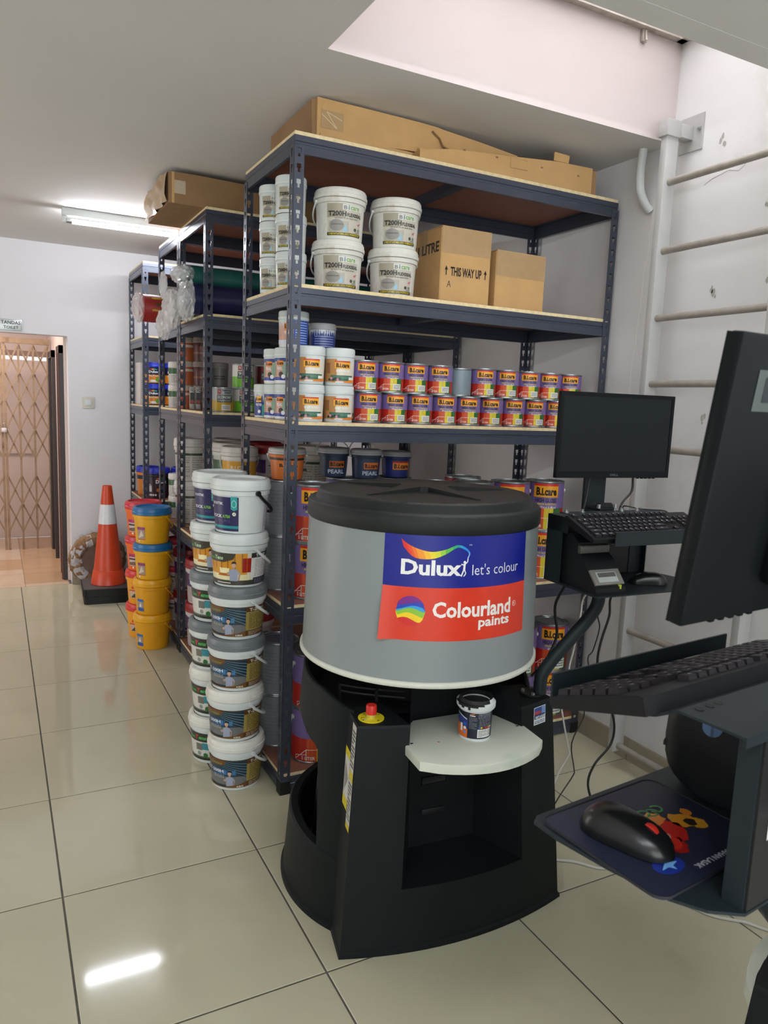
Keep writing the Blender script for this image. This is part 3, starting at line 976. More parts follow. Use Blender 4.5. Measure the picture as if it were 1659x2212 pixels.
    st = MB().lathe([(0, ZT + 0.003), (0.013, ZT + 0.003), (0.013, ZT + 0.014), (0.0, ZT + 0.014)], 20, mat('estop_collar', 'd2c65a', 0.25, metal=0.4), (ex, ey))
    bt = MB().lathe([(0, ZT + 0.014), (0.0148, ZT + 0.014), (0.0150, ZT + 0.034), (0.0135, ZT + 0.039), (0.0, ZT + 0.041)], 24, mat('estop_red', 'c4281f', 0.35), (ex, ey))
    kit.append(('emergency_stop', b.mesh('emergency_stop'), [('marking', p.mb().mesh('marking')), ('collar', st.mesh('collar')), ('push_button', bt.mesh('push_button'))]))
    # --- warning labels on the left flank and maker's plate on the right cheek
    A, B = Vector((-0.345 * (1 - .127), -0.222 + .041, ZT)), Vector((-0.363 * (1 - .127), -0.331 + .041, ZT))
    A2, B2 = Vector((-0.345, -0.222, 0)), Vector((-0.363, -0.331, 0))
    nrm = (B - A).cross(Vector((0, 0, -1))).normalized()
    if nrm.x > 0:
        nrm = -nrm
    def flank(u, v, l):
        t = v / ZT
        a = A2.lerp(A, t); c = B2.lerp(B, t)
        return tuple(a.lerp(c, u) + nrm * (0.0012 + 0.0004 * l))
    p = Pr(flank, 0)
    p.rect(0.60, 0.36, 0.96, 0.635, 'c9c9c2').rect(0.60, 0.48, 0.96, 0.505, 'd6bf20', 1).rect(0.60, 0.345, 0.96, 0.36, 'd6bf20', 1)
    p.para(0.64, 0.515, 0.92, 0.62, 10, '4a4a48', 1).para(0.64, 0.37, 0.92, 0.475, 10, '4a4a48', 1)
    p.rect(0.12, 0.40, 0.58, 0.545, 'd2d2cc').rect(0.12, 0.525, 0.58, 0.548, 'd9c81e', 1).rect(0.12, 0.385, 0.58, 0.412, 'd9c81e', 1)
    for k in range(6):
        p.rect(0.18 + 0.06 * k, 0.425 + 0.008 * k, 0.20 + 0.06 * k, 0.505 - 0.006 * k, '33332e', 1)
    kit.append(('warning_label', p.mb().mesh('warning_label')))
    def front(u, v, l):
        x0 = 0.262 + u
        t = v / ZT
        x, y, z = tp(x0 / (1 - .127 * t), yf(x0 / (1 - .127 * t)), v)
        return (x, y - 0.0012 - 0.0004 * l, z)
    p = Pr(front, 0)
    p.rect(-0.031, 0.575, 0.021, 0.628, 'd4dade').rect(-0.029, 0.592, 0.019, 0.626, '1d2c5c', 1).rect(-0.029, 0.606, -0.005, 0.618, 'a63244', 2).rect(-0.005, 0.606, 0.019, 0.618, '7b4a6a', 2).rect(-0.029, 0.616, 0.019, 0.626, '2c4a8c', 3).rect(0.002, 0.606, 0.019, 0.626, '6c8cc0', 4)
    p.text('FAST & FLUID', -0.026, 0.594, 0.017, 0.602, 'e8eef4', 5, 0.03, 0.002).para(-0.028, 0.578, 0.018, 0.588, 2, '5a6a78', 2)
    kit.append(('maker_plate', p.mb().mesh('maker_plate')))
    # --- bolted flange for the workstation arm
    b = MB().lathe([(0, ZT), (0.034, ZT), (0.036, ZT + 0.003), (0.036, ZT + 0.008), (0, ZT + 0.008)], 28, M_dark, (0.272, -0.248))
    bl = [('bolt', MB().lathe([(0, ZT + 0.008), (0.006, ZT + 0.008), (0.006, ZT + 0.014), (0.0, ZT + 0.015)], 6, M_steel, (0.272 + 0.028 * math.cos(R_(a)), -0.248 + 0.028 * math.sin(R_(a)))).mesh('bolt')) for a in (60, 150, 240, 330)]
    kit.append(('arm_flange', b.mesh('arm_flange'), bl))
    return kit
MK = machine_kit()
inst(MK, 'paint_mixing_machine', 'charcoal paint mixing machine with grey drum and blue and red advert sticker', 'machine', (1.165, 1.961, 0), R_(-3.2))
mB = inst(MK, 'paint_mixing_machine', 'second charcoal mixing machine at the lower right corner, only tray and cheek showing', 'machine', (1.350, 0.378, 0), R_(186), skip=('advert_sticker',))
for o in mB.children:
    if o.name.startswith('can_tray'):
        o.location = (0.098, 0.12, 0)
# ================================================================ operator workstations
M_kb = mat('keyboard_black', '17181a', 0.5, spec=0.2, var=0.1, scale=40)
M_key = mat('key_black', '211e22', 0.5, spec=0.25, var=0.08, scale=40)
M_cable = mat('cable_black', '111315', 0.5)
M_cablew = mat('cable_white', 'c9c9c2', 0.5, var=0.04)
M_screen = mat('screen_off', '1d2225', 0.4, spec=0.12, var=0.03, scale=5)
M_mon = mat('monitor_shell', '0e1214', 0.45, spec=0.15, var=0.06, scale=30)
M_silver = mat('printer_silver', '8f8e88', 0.35, metal=0.5, var=0.05)
M_smoke = mat('printer_smoke', '4a4844', 0.2, var=0.08)

def station_kit(base):
    """z absolute, user stands at -Y; base = foot of the arm in local x,y"""
    kit = []
    b = MB()
    prof = [(-0.150, 1.178), (-0.150, 1.142), (-0.148, 1.140), (-0.005, 1.183), (0.020, 1.197), (0.095, 1.197), (0.095, 1.186), (0.092, 1.186), (0.092, 1.194), (0.021, 1.194), (-0.004, 1.180), (-0.1465, 1.137), (-0.153, 1.139), (-0.153, 1.178)]
    b.extr(prof, 'x', -0.162, 0.20, M_station)
    holes = []
    for x in (-0.135, -0.118):
        holes.append(('hole', MB().lathe([(0, 1.1972), (0.005, 1.1972), (0.005, 1.1976), (0, 1.1976)], 10, M_dark, (x, 0.045 - 0.6 * (x + .135))).mesh('hole')))
    for x in (0.145, 0.16, 0.178):
        holes.append(('hole', MB().lathe([(0, 1.1972), (0.005, 1.1972), (0.005, 1.1976), (0, 1.1976)], 10, M_dark, (x, 0.03)).mesh('hole')))
    for x in (-0.15, -0.09, 0.06, 0.12):
        holes.append(('bolt', MB().lathe([(0, 1.197), (0.008, 1.197), (0.008, 1.200), (0.005, 1.201), (0.005, 1.206), (0, 1.2065)], 8, M_steel, (x, 0.080)).mesh('bolt')))
    holes.append(('sticker', Pr(on_plane((-0.045, 0.028, 1.197), (1, 0, 0), (0, 1, 0)), 0).rect(0, 0, 0.075, 0.010, 'b8483c').mb().mesh('sticker')))
    kit.append(('keyboard_shelf', b.mesh('keyboard_shelf', 20), holes))
    b = MB()
    b.prism([(-0.205, -0.138), (-0.198, -0.146), (0.215, -0.146), (0.228, -0.138), (0.230, -0.10), (0.222, -0.03), (0.208, 0.0375), (0.190, 0.070), (0.161, 0.0926), (-0.205, 0.0926)], 0.9965, 1.0, M_station)
    kit.append(('lower_shelf', b.mesh('lower_shelf', 20)))
    b = MB()
    b.box(-0.205, 0.158, 0.0886, 0.0916, 1.0, 1.185, M_dark)  # main sheet in deep black, its shade put into the colour
    b.box(0.158, 0.161, 0.066, 0.0886, 1.0, 1.194, M_station)
    b.box(-0.205, -0.202, 0.02, 0.0886, 1.0, 1.194, M_station)
    b.box(0.112, 0.158, 0.086, 0.0884, 1.0, 1.194, M_station)
    b.box(-0.205, -0.162, 0.02, 0.0916, 1.192, 1.195, M_station)
    b.box(-0.205, -0.202, 0.0, 0.0916, 1.15, 1.195, M_station)
    sub = [('sticker', Pr(on_plane((0.137, 0.0918, 1.072), (-1, 0, 0), (0, 0, 1)), 0).poly([(0, 0), (0.014, 0.004), (0.014, 0.030), (0, 0.026)], 'd6d4d4').mb().mesh('sticker'))]
    kit.append(('rear_panel', b.mesh('rear_panel', 20), sub))
    b = MB()
    b.rbox(0.034, 0.118, 0.226, 0.240, 1.10, 1.42, 0.003, M_station)
    b.box(0.034, 0.118, 0.0916, 0.227, 1.10, 1.104, M_station)
    cl = MB()
    cl.tube([(0.0, 0.115, 1.205), (0.045, 0.115, 1.205)], 0.014, 12, M_blackp)
    cl.rbox(-0.008, 0.05, 0.10, 0.165, 1.193, 1.205, 0.003, M_blackp)
    for x in (-0.012, 0.052):
        cl.lathe([(0, -0.006), (0.006, -0.006), (0.006, 0.006), (0, 0.006)], 8, M_steel).xf(Matrix.Translation((x, 0.10, 1.21)), len(cl.v) - 18 if False else len(cl.v) - (2 + 16))
    b.box(0.045, 0.107, 0.1995, 0.228, 1.34, 1.41, M_station)
    kit.append(('monitor_post', b.mesh('monitor_post'), [('clamp', cl.mesh('clamp'))]))
    b = MB()
    bx, by = base
    pts = smoothpath([(bx, by, 0.648), (bx + 0.002, by, 0.70), (bx + 0.03, by - 0.004, 0.745), (bx + 0.09, by - 0.015, 0.815), (bx + 0.145, by - 0.025, 0.88), (bx + 0.168, by - 0.03, 0.925), (bx + 0.170, by - 0.03, 0.9965)], 8)
    b.tube(pts, 0.0195, 20, M_station)
    kit.append(('support_arm', b.mesh('support_arm', 60)))
    return kit

def keyboard_kit():
    W, D = 0.44, 0.135
    b = MB()
    b.extr([(0, -0.001), (0, 0.019), (-0.006, 0.021), (-D + 0.005, 0.013), (-D, 0.010), (-D, 0.0), (-D + 0.004, -0.001)], 'x', -W / 2, W / 2, M_kb)
    kit = [('case', b.mesh('case', 30))]
    pit, kz = 0.019, 0.0
    surf = lambda y: 0.021 + (y + 0.006) * (0.008 / (D - 0.011))
    meshes = {}
    def key(x, y, w, sym=''):
        k = round(w, 4)
        if k not in meshes:
            m = MB()
            h, c = 0.0065, 0.0018
            ww, dd = w / 2 - 0.0012, pit / 2 - 0.0012
            vs = [(-ww, -dd, -0.003), (ww, -dd, -0.003), (ww, dd, -0.003), (-ww, dd, -0.003), (-ww + c, -dd + c, h), (ww - c, -dd + c, h), (ww - c, dd - c * .6, h), (-ww + c, dd - c * .6, h)]
            m.add(vs, [(4, 5, 6, 7), (0, 1, 5, 4), (1, 2, 6, 5), (2, 3, 7, 6), (3, 0, 4, 7)], M_key)
            meshes[k] = m.mesh('key', 0)
        KEYS.append((meshes[k], (x, y, surf(y)), sym))
    KEYS = []
    rows = [0.0, 0.028, 0.047, 0.066, 0.085, 0.104]
    ry = [-0.016 - r for r in rows]
    x0 = -0.211
    P_ = pit
    for x in [0] + [2 + k for k in range(4)] + [6.5 + k for k in range(4)] + [11 + k for k in range(4)]:
        key(x0 + (x + .5) * P_, ry[0], P_, 'F' if x else 'E')
    L = ["`1234567890-=", 'QWERTYUIOP[]', 'ASDFGHJKL;"', 'ZXCVBNM,./']
    for k, ch in enumerate(L[0]):
        key(x0 + (k + .5) * P_, ry[1], P_, ch)
    key(x0 + 14 * P_, ry[1], 2 * P_)
    key(x0 + .75 * P_, ry[2], 1.5 * P_)
    for k, ch in enumerate(L[1]):
        key(x0 + (k + 2) * P_, ry[2], P_, ch)
    key(x0 + 14.25 * P_, ry[2], 1.5 * P_)
    key(x0 + .875 * P_, ry[3], 1.75 * P_)
    for k, ch in enumerate(L[2]):
        key(x0 + (k + 2.25) * P_, ry[3], P_, ch)
    key(x0 + 13.875 * P_, ry[3], 2.25 * P_)
    key(x0 + 1.125 * P_, ry[4], 2.25 * P_)
    for k, ch in enumerate(L[3]):
        key(x0 + (k + 2.75) * P_, ry[4], P_, ch)
    key(x0 + 13.625 * P_, ry[4], 2.75 * P_)
    x = 0
    for w in (1.25, 1.25, 1.25, 6.25, 1.25, 1.25, 1.25, 1.25):
        key(x0 + (x + w / 2) * P_, ry[5], w * P_)
        x += w
    for k in range(3):
        for r in (0, 1, 2):
            key(x0 + (15.5 + k) * P_, ry[r], P_, 'i')
        key(x0 + (15.5 + k) * P_, ry[5], P_, '<')
    key(x0 + 16.5 * P_, ry[4], P_, '^')
    nx = x0 + 18.75 * P_
    for r, s in ((1, '/*-'), (2, '789'), (3, '456'), (4, '123')):
        for k in range(3):
            key(nx + (k + .2) * P_, ry[r], P_, s[k])
    key(nx + .7 * P_, ry[5], 2 * P_, '0')
    key(nx + 2.2 * P_, ry[5], P_, '.')
    for r in (1, 2, 3, 4):
        key(nx + 3.2 * P_, ry[r], P_, '+')
    key(nx + 3.2 * P_, ry[5], P_, '=')
    p = Pr(lambda u, v, l: (u, v, surf(v) + 0.0068), 0)
    for me, (x, y, z), s in KEYS:
        if s:
            p.text(s, x - 0.0045, y + 0.0005, x - 0.0005, y + 0.0052, 'c4cdd6', 0)
        else:
            p.rect(x - 0.006, y, x + 0.004, y + 0.0022, 'a8b0b8', 0)
    p.rect(-0.055, -0.1225, -0.022, -0.1185, 'b8bcc0', 0)
    kit.append(('legends', p.mb().mesh('legends')))
    return kit, KEYS

def make_keyboard(kit, keys, label, M):
    t = inst(kit, 'keyboard', label, 'keyboard', (0, 0, 0), 0, 'workstation keyboards', M)
    for c in t.children:
        if c.name.startswith('legends'):
            c['kind'] = 'stuff'
    for me, loc, s in keys:
        obj('key', me, t, loc)
    return t

def monitor_kit(back_sticker):
    W, H, T = 0.443, 0.266, 0.0125
    b = MB()
    b.rbox(-W / 2, W / 2, -0.002, T, 0, H, 0.003, M_mon)
    b.rbox(-W / 2 + 0.11, W / 2 - 0.11, T - 0.004, T + 0.024, 0.03, H - 0.035, 0.012, M_mon)
    kit = [('housing', b.mesh('housing', 30))]
    b = MB()
    bz, bb = 0.0125, 0.021
    yo, yi = -0.0045, -0.002
    for x0, x1, z0, z1 in ((-W / 2, W / 2, H - bz, H), (-W / 2, W / 2, 0, bb), (-W / 2, -W / 2 + bz, bb, H - bz), (W / 2 - bz, W / 2, bb, H - bz)):
        b.box(x0 + 0.0008, x1 - 0.0008, yo, yi + 0.001, z0 + 0.0008 * (z0 == 0), z1 - 0.0008 * (z1 == H), M_mon)
    p = Pr(on_plane((0, yo, 0), (1, 0, 0), (0, 0, 1)), 0).text('DELL', -0.016, 0.007, 0.016, 0.0135, '5c6468', 0, 0.02)
    kit.append(('bezel', b.mesh('bezel', 0), [('logo', p.mb().mesh('logo'))]))
    kit.append(('screen', MB().box(-W / 2 + bz, W / 2 - bz, -0.003, -0.0018, bb, H - bz, M_screen).mesh('screen', 0)))
    for k in range(5):
        kit.append(('button', MB().rbox(0.10 + 0.016 * k, 0.108 + 0.016 * k, 0.002, 0.010, -0.003, 0.001, 0.001, M_mon).mesh('button')))
    if back_sticker:
        p = Pr(on_plane((0.188, T, 0.200), (-1, 0, 0), (0, 0, 1)), 0).rect(0, 0, 0.075, 0.036, '454c4b').rect(0.012, 0.008, 0.06, 0.030, '1a2028', 1)
        kit.append(('rating_label', p.mb().mesh('rating_label')))
    return kit

def printer_kit(knob):
    b = MB()
    hw = 0.052
    prof = [(-0.118, 0.0), (-0.118, 0.016), (-0.112, 0.020), (-0.074, 0.062), (-0.060, 0.085), (-0.035, 0.100), (-0.030, 0.128), (-0.005, 0.148), (0.03, 0.150), (0.06, 0.135), (0.075, 0.10), (0.075, 0.0)]
    b.extr(prof, 'x', -hw, hw, M_blackp)
    kit = [('body', b.mesh('body', 30))]
    def slope(x0, x1, y0, z0, y1, z1, m, e=0.002, t=0.004):
        d = Vector((0, z0 - z1, y1 - y0)).normalized()
        d = Vector((0, -(z1 - z0), (y1 - y0))).normalized()
        q = MB()
        vs = []
        for o in (0.0, e + t):
            for x, y, z in ((x0, y0, z0), (x1, y0, z0), (x1, y1, z1), (x0, y1, z1)):
                vs.append((x, y + d.y * o, z + d.z * o))
        q.add(vs, [(0, 1, 2, 3), (4, 5, 6, 7), (0, 1, 5, 4), (1, 2, 6, 5), (2, 3, 7, 6), (3, 0, 4, 7)], m)
        return q
    sl = slope(-hw + 0.002, hw - 0.002, -0.110, 0.0215, -0.078, 0.057, M_silver)
    kit.append(('feed_slot', sl.mesh('feed_slot', 0), [('slot_window', slope(-0.034, 0.034, -0.105, 0.027, -0.084, 0.0505, mat('printer_window', 'a9b0ae', 0.3), 0.004, 0.003).mesh('slot_window', 0)), ('slot_recess', slope(-0.030, 0.030, -0.0945, 0.0387, -0.086, 0.0485, mat('printer_recess', '55544f', 0.5), 0.005, 0.003).mesh('slot_recess', 0))]))
    kit.append(('cover_band', MB().rbox(-hw - 0.001, hw + 0.001, -0.040, -0.028, 0.098, 0.122, 0.003, M_smoke).mesh('cover_band')))
    kit.append(('label_strip', MB().box(0.030, 0.034, -0.121, -0.110, 0.012, 0.0235, mat('label_yellow', 'c9cf3a', 0.4)).mesh('label_strip', 0)))
    if knob:
        m = MB().lathe([(0, 0), (0.013, 0), (0.012, 0.010), (0.0, 0.011)], 20, mat('knob_blue', '6d8fc0', 0.4))
        m.xf(Matrix.Translation((hw, -0.012, 0.085)) @ Matrix.Rotation(R_(90), 4, 'Y'))
        kit.append(('release_knob', m.mesh('release_knob')))
    return kit

def round_printer_kit():
    """roll printer with rounded flanks"""
    b = MB()
    out = []
    for k in range(28):
        a = 2 * math.pi * k / 28
        c, s = math.cos(a), math.sin(a)
        out.append((0.098 * math.copysign(abs(c) ** 0.62, c), 0.076 + 0.076 * math.copysign(abs(s) ** 0.75, s)))
    N = len(out)
    secs = [(-0.055, 0.80), (-0.050, 0.93), (-0.042, 1.0), (0.042, 1.0), (0.050, 0.93), (0.055, 0.80)]
    vs = [(x, p * k, 0.076 + (q - 0.076) * (k if q > 0.03 else 1)) for x, k in secs for p, q in out]
    fs = [(i * N + j, i * N + (j + 1) % N, (i + 1) * N + (j + 1) % N, (i + 1) * N + j) for i in range(len(secs) - 1) for j in range(N)]
    fs += [tuple(range(N)), tuple(range((len(secs) - 1) * N, len(secs) * N))]
    b.add(vs, fs, M_blackp)
    kit = [('body', b.mesh('body', 40))]
    m = MB().lathe([(0, 0), (0.0125, 0), (0.0118, 0.008), (0.0, 0.009)], 20, mat('knob_blue', '6d8fc0', 0.4))
    m.xf(Matrix.Translation((0.055, -0.04, 0.105)) @ Matrix.Rotation(R_(90), 4, 'Y'))
    sl = MB().box(0.0635, 0.0645, -0.0415, -0.0385, 0.094, 0.116, mat('knob_blue_dark', '4a6488', 0.5))
    kit.append(('release_knob', m.mesh('release_knob'), [('grip_slot', sl.mesh('grip_slot', 0))]))
    g = MB().box(-0.046, 0.046, -0.099, -0.092, 0.06, 0.066, M_dark)
    kit.append(('paper_slot', g.mesh('paper_slot', 0)))
    return kit

def mouse_kit(accent):
    b = MB()
    L, W, H = 0.112, 0.061, 0.037
    nu, nv = 18, 20
    vs = []
    for i in range(nu + 1):
        t = i / nu
        y = L * (t - 0.5)                       # -Y = palm end, +Y = front
        env = max(0.02, (1 - abs(2 * t - 1) ** 3.2)) ** 0.5
        w = W / 2 * env * (1 - 0.10 * math.sin(math.pi * t))
        h = H * env * (0.72 + 0.36 * math.sin(math.pi * (0.22 + 0.62 * (1 - t)))) * (0.62 + 0.38 * (1 - t))
        for j in range(nv + 1):
            a = math.pi * j / nv
            c = math.cos(a)
            vs.append((w * math.copysign(abs(c) ** 0.7, c), y, 0.001 + h * math.sin(a) ** 0.8))
    m = nv + 1
    fs = [(i * m + j, i * m + j + 1, (i + 1) * m + j + 1, (i + 1) * m + j) for i in range(nu) for j in range(nv)]
    fs += [(i * m, (i + 1) * m, (i + 1) * m + nv, i * m + nv) for i in range(nu)]
    b.add(vs, fs, mat('mouse_black', '121314', 0.28, var=0.1))
    kit = [('shell', b.mesh('shell', 50))]
    wl = MB().lathe([(0, -0.003), (0.011, -0.003), (0.011, 0.003), (0, 0.003)], 18, mat('mouse_wheel_' + accent, accent, 0.4)).xf(Matrix.Translation((0, 0.026, 0.0195)) @ Matrix.Rotation(R_(90), 4, 'Y'))
    kit.append(('scroll_wheel', wl.mesh('scroll_wheel')))
    return kit

def local(ox, oy, rz):
    return Matrix.Translation((ox, oy, 0)) @ Matrix.Rotation(rz, 4, 'Z')
A_ = local(1.64, 1.60, R_(-3.3))
B_ = local(0.807, 0.541, R_(186))
def at(M, x, y, z, rz=0.0, tilt=0.0):
    return M @ Matrix.Translation((x, y, z)) @ Matrix.Rotation(rz, 4, 'Z') @ Matrix.Rotation(tilt, 4, 'X')

inst(station_kit((-0.205, 0.070)), 'workstation_stand', 'slate steel workstation stand bolted to the mixing machine below the small monitor', 'stand', (0, 0, 0), 0, 'operator stands', A_)
inst(station_kit((-0.246, -0.026)), 'workstation_stand', 'slate steel workstation stand in the right foreground with a printed mouse mat', 'stand', (0, 0, 0), 0, 'operator stands', B_)
KK, KEYS_ = keyboard_kit()
make_keyboard(KK, KEYS_, 'black keyboard on the far stand in front of the switched-off monitor', at(A_, 0, -0.002, 1.1855, 0, math.atan2(0.043, 0.143)))
make_keyboard(KK, KEYS_, 'black keyboard in the right foreground, number pad towards the machine', at(B_, 0, -0.002, 1.1855, 0, math.atan2(0.043, 0.143)))
inst(monitor_kit(False), 'monitor', 'switched-off black monitor facing the camera beside the grey drum', 'monitor', (0, 0, 0), 0, None, at(local(1.743, 1.7625, R_(-5)), 0, 0, 1.29))
inst(monitor_kit(True), 'monitor', 'black monitor seen from behind at the right edge, close to the camera', 'monitor', (0, 0, 0), 0, None, at(local(0.770, 0.492, R_(185.7)), 0, 0, 1.304, 0, R_(-7)))
inst(printer_kit(False), 'label_printer', 'black label printer with silver slot on the far stand', 'printer', (0, 0, 0), 0, None, at(A_, -0.138, -0.006, 1.0005))
inst(round_printer_kit(), 'label_printer', 'rounded black label printer with a blue knob in the right foreground', 'printer', (0, 0, 0), 0, None, at(B_, -0.065, -0.045, 1.0005, R_(25)))
inst(mouse_kit('1c1d1e'), 'computer_mouse', 'plain black mouse beside the printer on the far stand', 'mouse', (0, 0, 0), 0, None, at(A_, 0.060, -0.055, 1.0005, R_(62)))
inst(mouse_kit('b5281f'), 'computer_mouse', 'black mouse with a red wheel on the printed mouse mat', 'mouse', (0, 0, 0), 0, None, at(B_, 0.165, -0.052, 1.0035, R_(14)))

# printed mouse mat
mm = thing('mouse_mat', 'dark blue mouse mat with red and green print in the right foreground', 'mouse mat', (0, 0, 0), 0, None, at(B_, 0.118, -0.048, 1.0003))
def rrect(w, d, r, n=5):
    out = []
    for cx, cy, a0 in ((w - r, d - r, 0), (-w + r, d - r, 90), (-w + r, -d + r, 180), (w - r, -d + r, 270)):
        for k in range(n + 1):
            a = R_(a0 + 90 * k / n)
            out.append((cx + r * math.cos(a), cy + r * math.sin(a)))
    return out
obj('sheet', MB().prism(rrect(0.105, 0.088, 0.016), 0, 0.0022, mat('mat_navy', '161c33', 0.6, var=0.06)), mm)
ring = [(x, y, 0.0018) for x, y in rrect(0.104, 0.087, 0.016)]
obj('stitched_edge', MB().tube(ring, 0.0016, 6, mat('mat_edge', '0d0f18', 0.7), closed=True), mm)
p = Pr(on_plane((0, 0, 0.0022), (1, 0, 0), (0, 1, 0), 0.0003, 0.0002), 0)
rg = random.Random(5)
def blob(cx, cy, r, c, l, sq=1.0):
    p.poly([(cx + r * rg.uniform(.7, 1.15) * math.cos(a), cy + sq * r * rg.uniform(.7, 1.15) * math.sin(a)) for a in [k * 2 * math.pi / 14 for k in range(14)]], c, l)
blob(-0.012, 0.004, 0.030, 'b32018', 0)
blob(0.008, 0.020, 0.018, 'c22a1c', 1)
blob(0.002, 0.032, 0.016, '94170f', 0)
blob(-0.022, -0.016, 0.014, 'd07a20', 1)
blob(-0.050, 0.002, 0.016, 'c8881e', 0)
blob(-0.062, 0.016, 0.012, 'd29a24', 1)
blob(-0.055, 0.010, 0.008, '1a140e', 2)
blob(-0.070, -0.006, 0.009, 'c8781e', 1)
for k in range(5):
    pts = [(0.006 - 0.012 * k + 0.009 * math.cos(t), -0.030 + 0.003 * (k % 2) + 0.007 * math.sin(t)) for t in [j * 0.5 for j in range(11)]]
    p.line(pts, 0.0028, ('2f8a3a', '1f6a2c')[k % 2], 2)
p.line([(0.002 + 0.009 * math.cos(t), 0.014 + 0.007 * math.sin(t)) for t in [j * 0.55 for j in range(9)]], 0.0015, 'd9b0a0', 3)
p.rect(0.022, -0.066, 0.055, -0.044, '2a3a8c', 0).rect(0.025, -0.063, 0.052, -0.047, 'd8dae0', 1).poly([(0.028, -0.060), (0.050, -0.060), (0.047, -0.050), (0.030, -0.050)], 'c22a2c', 2)
p.disc(0.045, 0.052, 0.022, '1c2f86', 0, 20, 0.014)
p.poly([(0.030, 0.052), (0.045, 0.047), (0.060, 0.055), (0.048, 0.055), (0.043, 0.062), (0.041, 0.055)], '6fa8e0', 1)
p.text('WARNA TAHAN LASAK', -0.085, 0.066, 0.020, 0.0735, 'c9ced8', 0, 0.02)
# the print is read from the operator's side
bm_ = p.mb()
obj('print', bm_, mm)

# ================================================================ cables
def cable(name, label, pts, r, m, n=6, group=None):
    o = obj(name, MB().tube(smoothpath(pts, n), r, 8, m))
    return tag(o, label, 'cable', group)
cable('power_cable', 'thick black cable dropping from the far stand behind the support arm', [(1.56, 1.712, 0.994), (1.565, 1.75, 0.95), (1.56, 1.78, 0.88), (1.576, 1.78, 0.786), (1.553, 1.78, 0.728), (1.529, 1.785, 0.684), (1.50, 1.80, 0.650)], 0.0045, M_cable)
cable('power_cable', 'long black cable curving down to the floor between machine and ladder', [(1.80, 1.66, 0.99), (1.93, 1.85, 0.92), (1.999, 1.98, 0.822), (1.998, 1.98, 0.751), (1.97, 1.98, 0.665), (1.958, 1.98, 0.595), (1.967, 1.98, 0.531), (1.999, 1.98, 0.463), (2.042, 1.98, 0.392), (2.074, 1.98, 0.303), (2.06, 1.98, 0.23), (1.989, 1.98, 0.168), (1.962, 1.98, 0.099), (1.972, 1.96, 0.03), (1.96, 1.90, 0.006), (1.90, 1.80, 0.006)], 0.0046, M_cable)
cable('data_cable', 'thin kinked black cable left of the long black cable', [(1.76, 1.67, 0.99), (1.90, 1.88, 0.91), (1.957, 2.0, 0.82), (1.96, 2.0, 0.749), (1.974, 2.0, 0.70), (1.951, 2.0, 0.617), (1.929, 2.0, 0.592), (1.94, 2.0, 0.528), (1.929, 2.0, 0.411), (1.931, 2.0, 0.356), (1.883, 2.0, 0.263), (1.905, 2.0, 0.157), (1.903, 2.0, 0.129), (1.838, 1.99, 0.07), (1.76, 1.97, 0.004)], 0.0024, M_cable, 4)
cable('white_cable', 'white cable hanging behind the support arm down to the floor', [(1.72, 1.67, 0.99), (1.87, 1.90, 0.91), (1.934, 2.05, 0.81), (1.923, 2.05, 0.739), (1.904, 2.05, 0.615), (1.888, 2.05, 0.545), (1.887, 2.05, 0.463), (1.867, 2.05, 0.392), (1.876, 2.05, 0.345), (1.917, 2.05, 0.207), (1.921, 2.05, 0.187), (1.876, 2.05, 0.12), (1.80, 2.03, 0.005)], 0.0036, M_cablew)
cable('floor_cable', 'white cable lying across the floor tiles right of the machine', [(1.56, 1.80, 0.0045), (1.626, 1.752, 0.0045), (1.673, 1.721, 0.0045), (1.721, 1.663, 0.0045), (1.77, 1.629, 0.0045), (1.823, 1.501, 0.0045), (1.855, 1.386, 0.0045), (1.882, 1.332, 0.0045), (1.944, 1.276, 0.0045), (1.976, 1.224, 0.0045), (2.1, 1.05, 0.0045)], 0.0043, M_cablew)
cable('monitor_cable', 'black lead from the back of the small monitor, the left one', [(1.69, 1.788, 1.33), (1.682, 1.80, 1.29), (1.671, 1.80, 1.216), (1.645, 1.79, 1.150), (1.62, 1.78, 1.05)], 0.0035, M_cable)
cable('monitor_cable', 'black lead from the back of the small monitor, curving on the right', [(1.865, 1.788, 1.33), (1.87, 1.80, 1.289), (1.869, 1.80, 1.242), (1.832, 1.80, 1.204), (1.81, 1.79, 1.17), (1.80, 1.78, 1.08)], 0.0035, M_cable)
cable('keyboard_cable', 'thin black lead running to the back of the far keyboard', [(1.79, 1.74, 1.17), (1.74, 1.705, 1.207), (1.77, 1.670, 1.2035), (1.80, 1.645, 1.203), (1.818, 1.615, 1.204), (1.82, 1.598, 1.199)], 0.0022, M_cable)
# ================================================================ paint stock: kits
def bail(Rr, z, drop, a0, m, w=0.006, n=22, knob=None, flat=0.35, lift=0.0):
    """carrying handle hugging the pail from one ear to the other; a0 = azimuth of the first ear (0 = label side, + to the right)"""
    b = MB()
    pts = []
    for k in range(n + 1):
        t = math.pi * k / n
        a = a0 + math.pi * k / n
        zz = z - drop * math.sin(t) ** 0.8 + lift * math.sin(t)
        pts.append((Rr * math.sin(a), -Rr * math.cos(a), zz))
    b.tube(pts, w, 6, m, flat=1.0)
    for a in (a0, a0 + math.pi):
        q = MB().lathe([(0, -0.004), (w * 1.7, -0.004), (w * 1.7, 0.004), (0, 0.004)], 10, m)
        q.xf(Matrix.Translation((Rr * math.sin(a), -Rr * math.cos(a), z)) @ Matrix.Rotation(-(-a), 4, 'Z') @ Matrix.Rotation(R_(90), 4, 'X'))
        b.add(q.v, q.f, m)
    return b

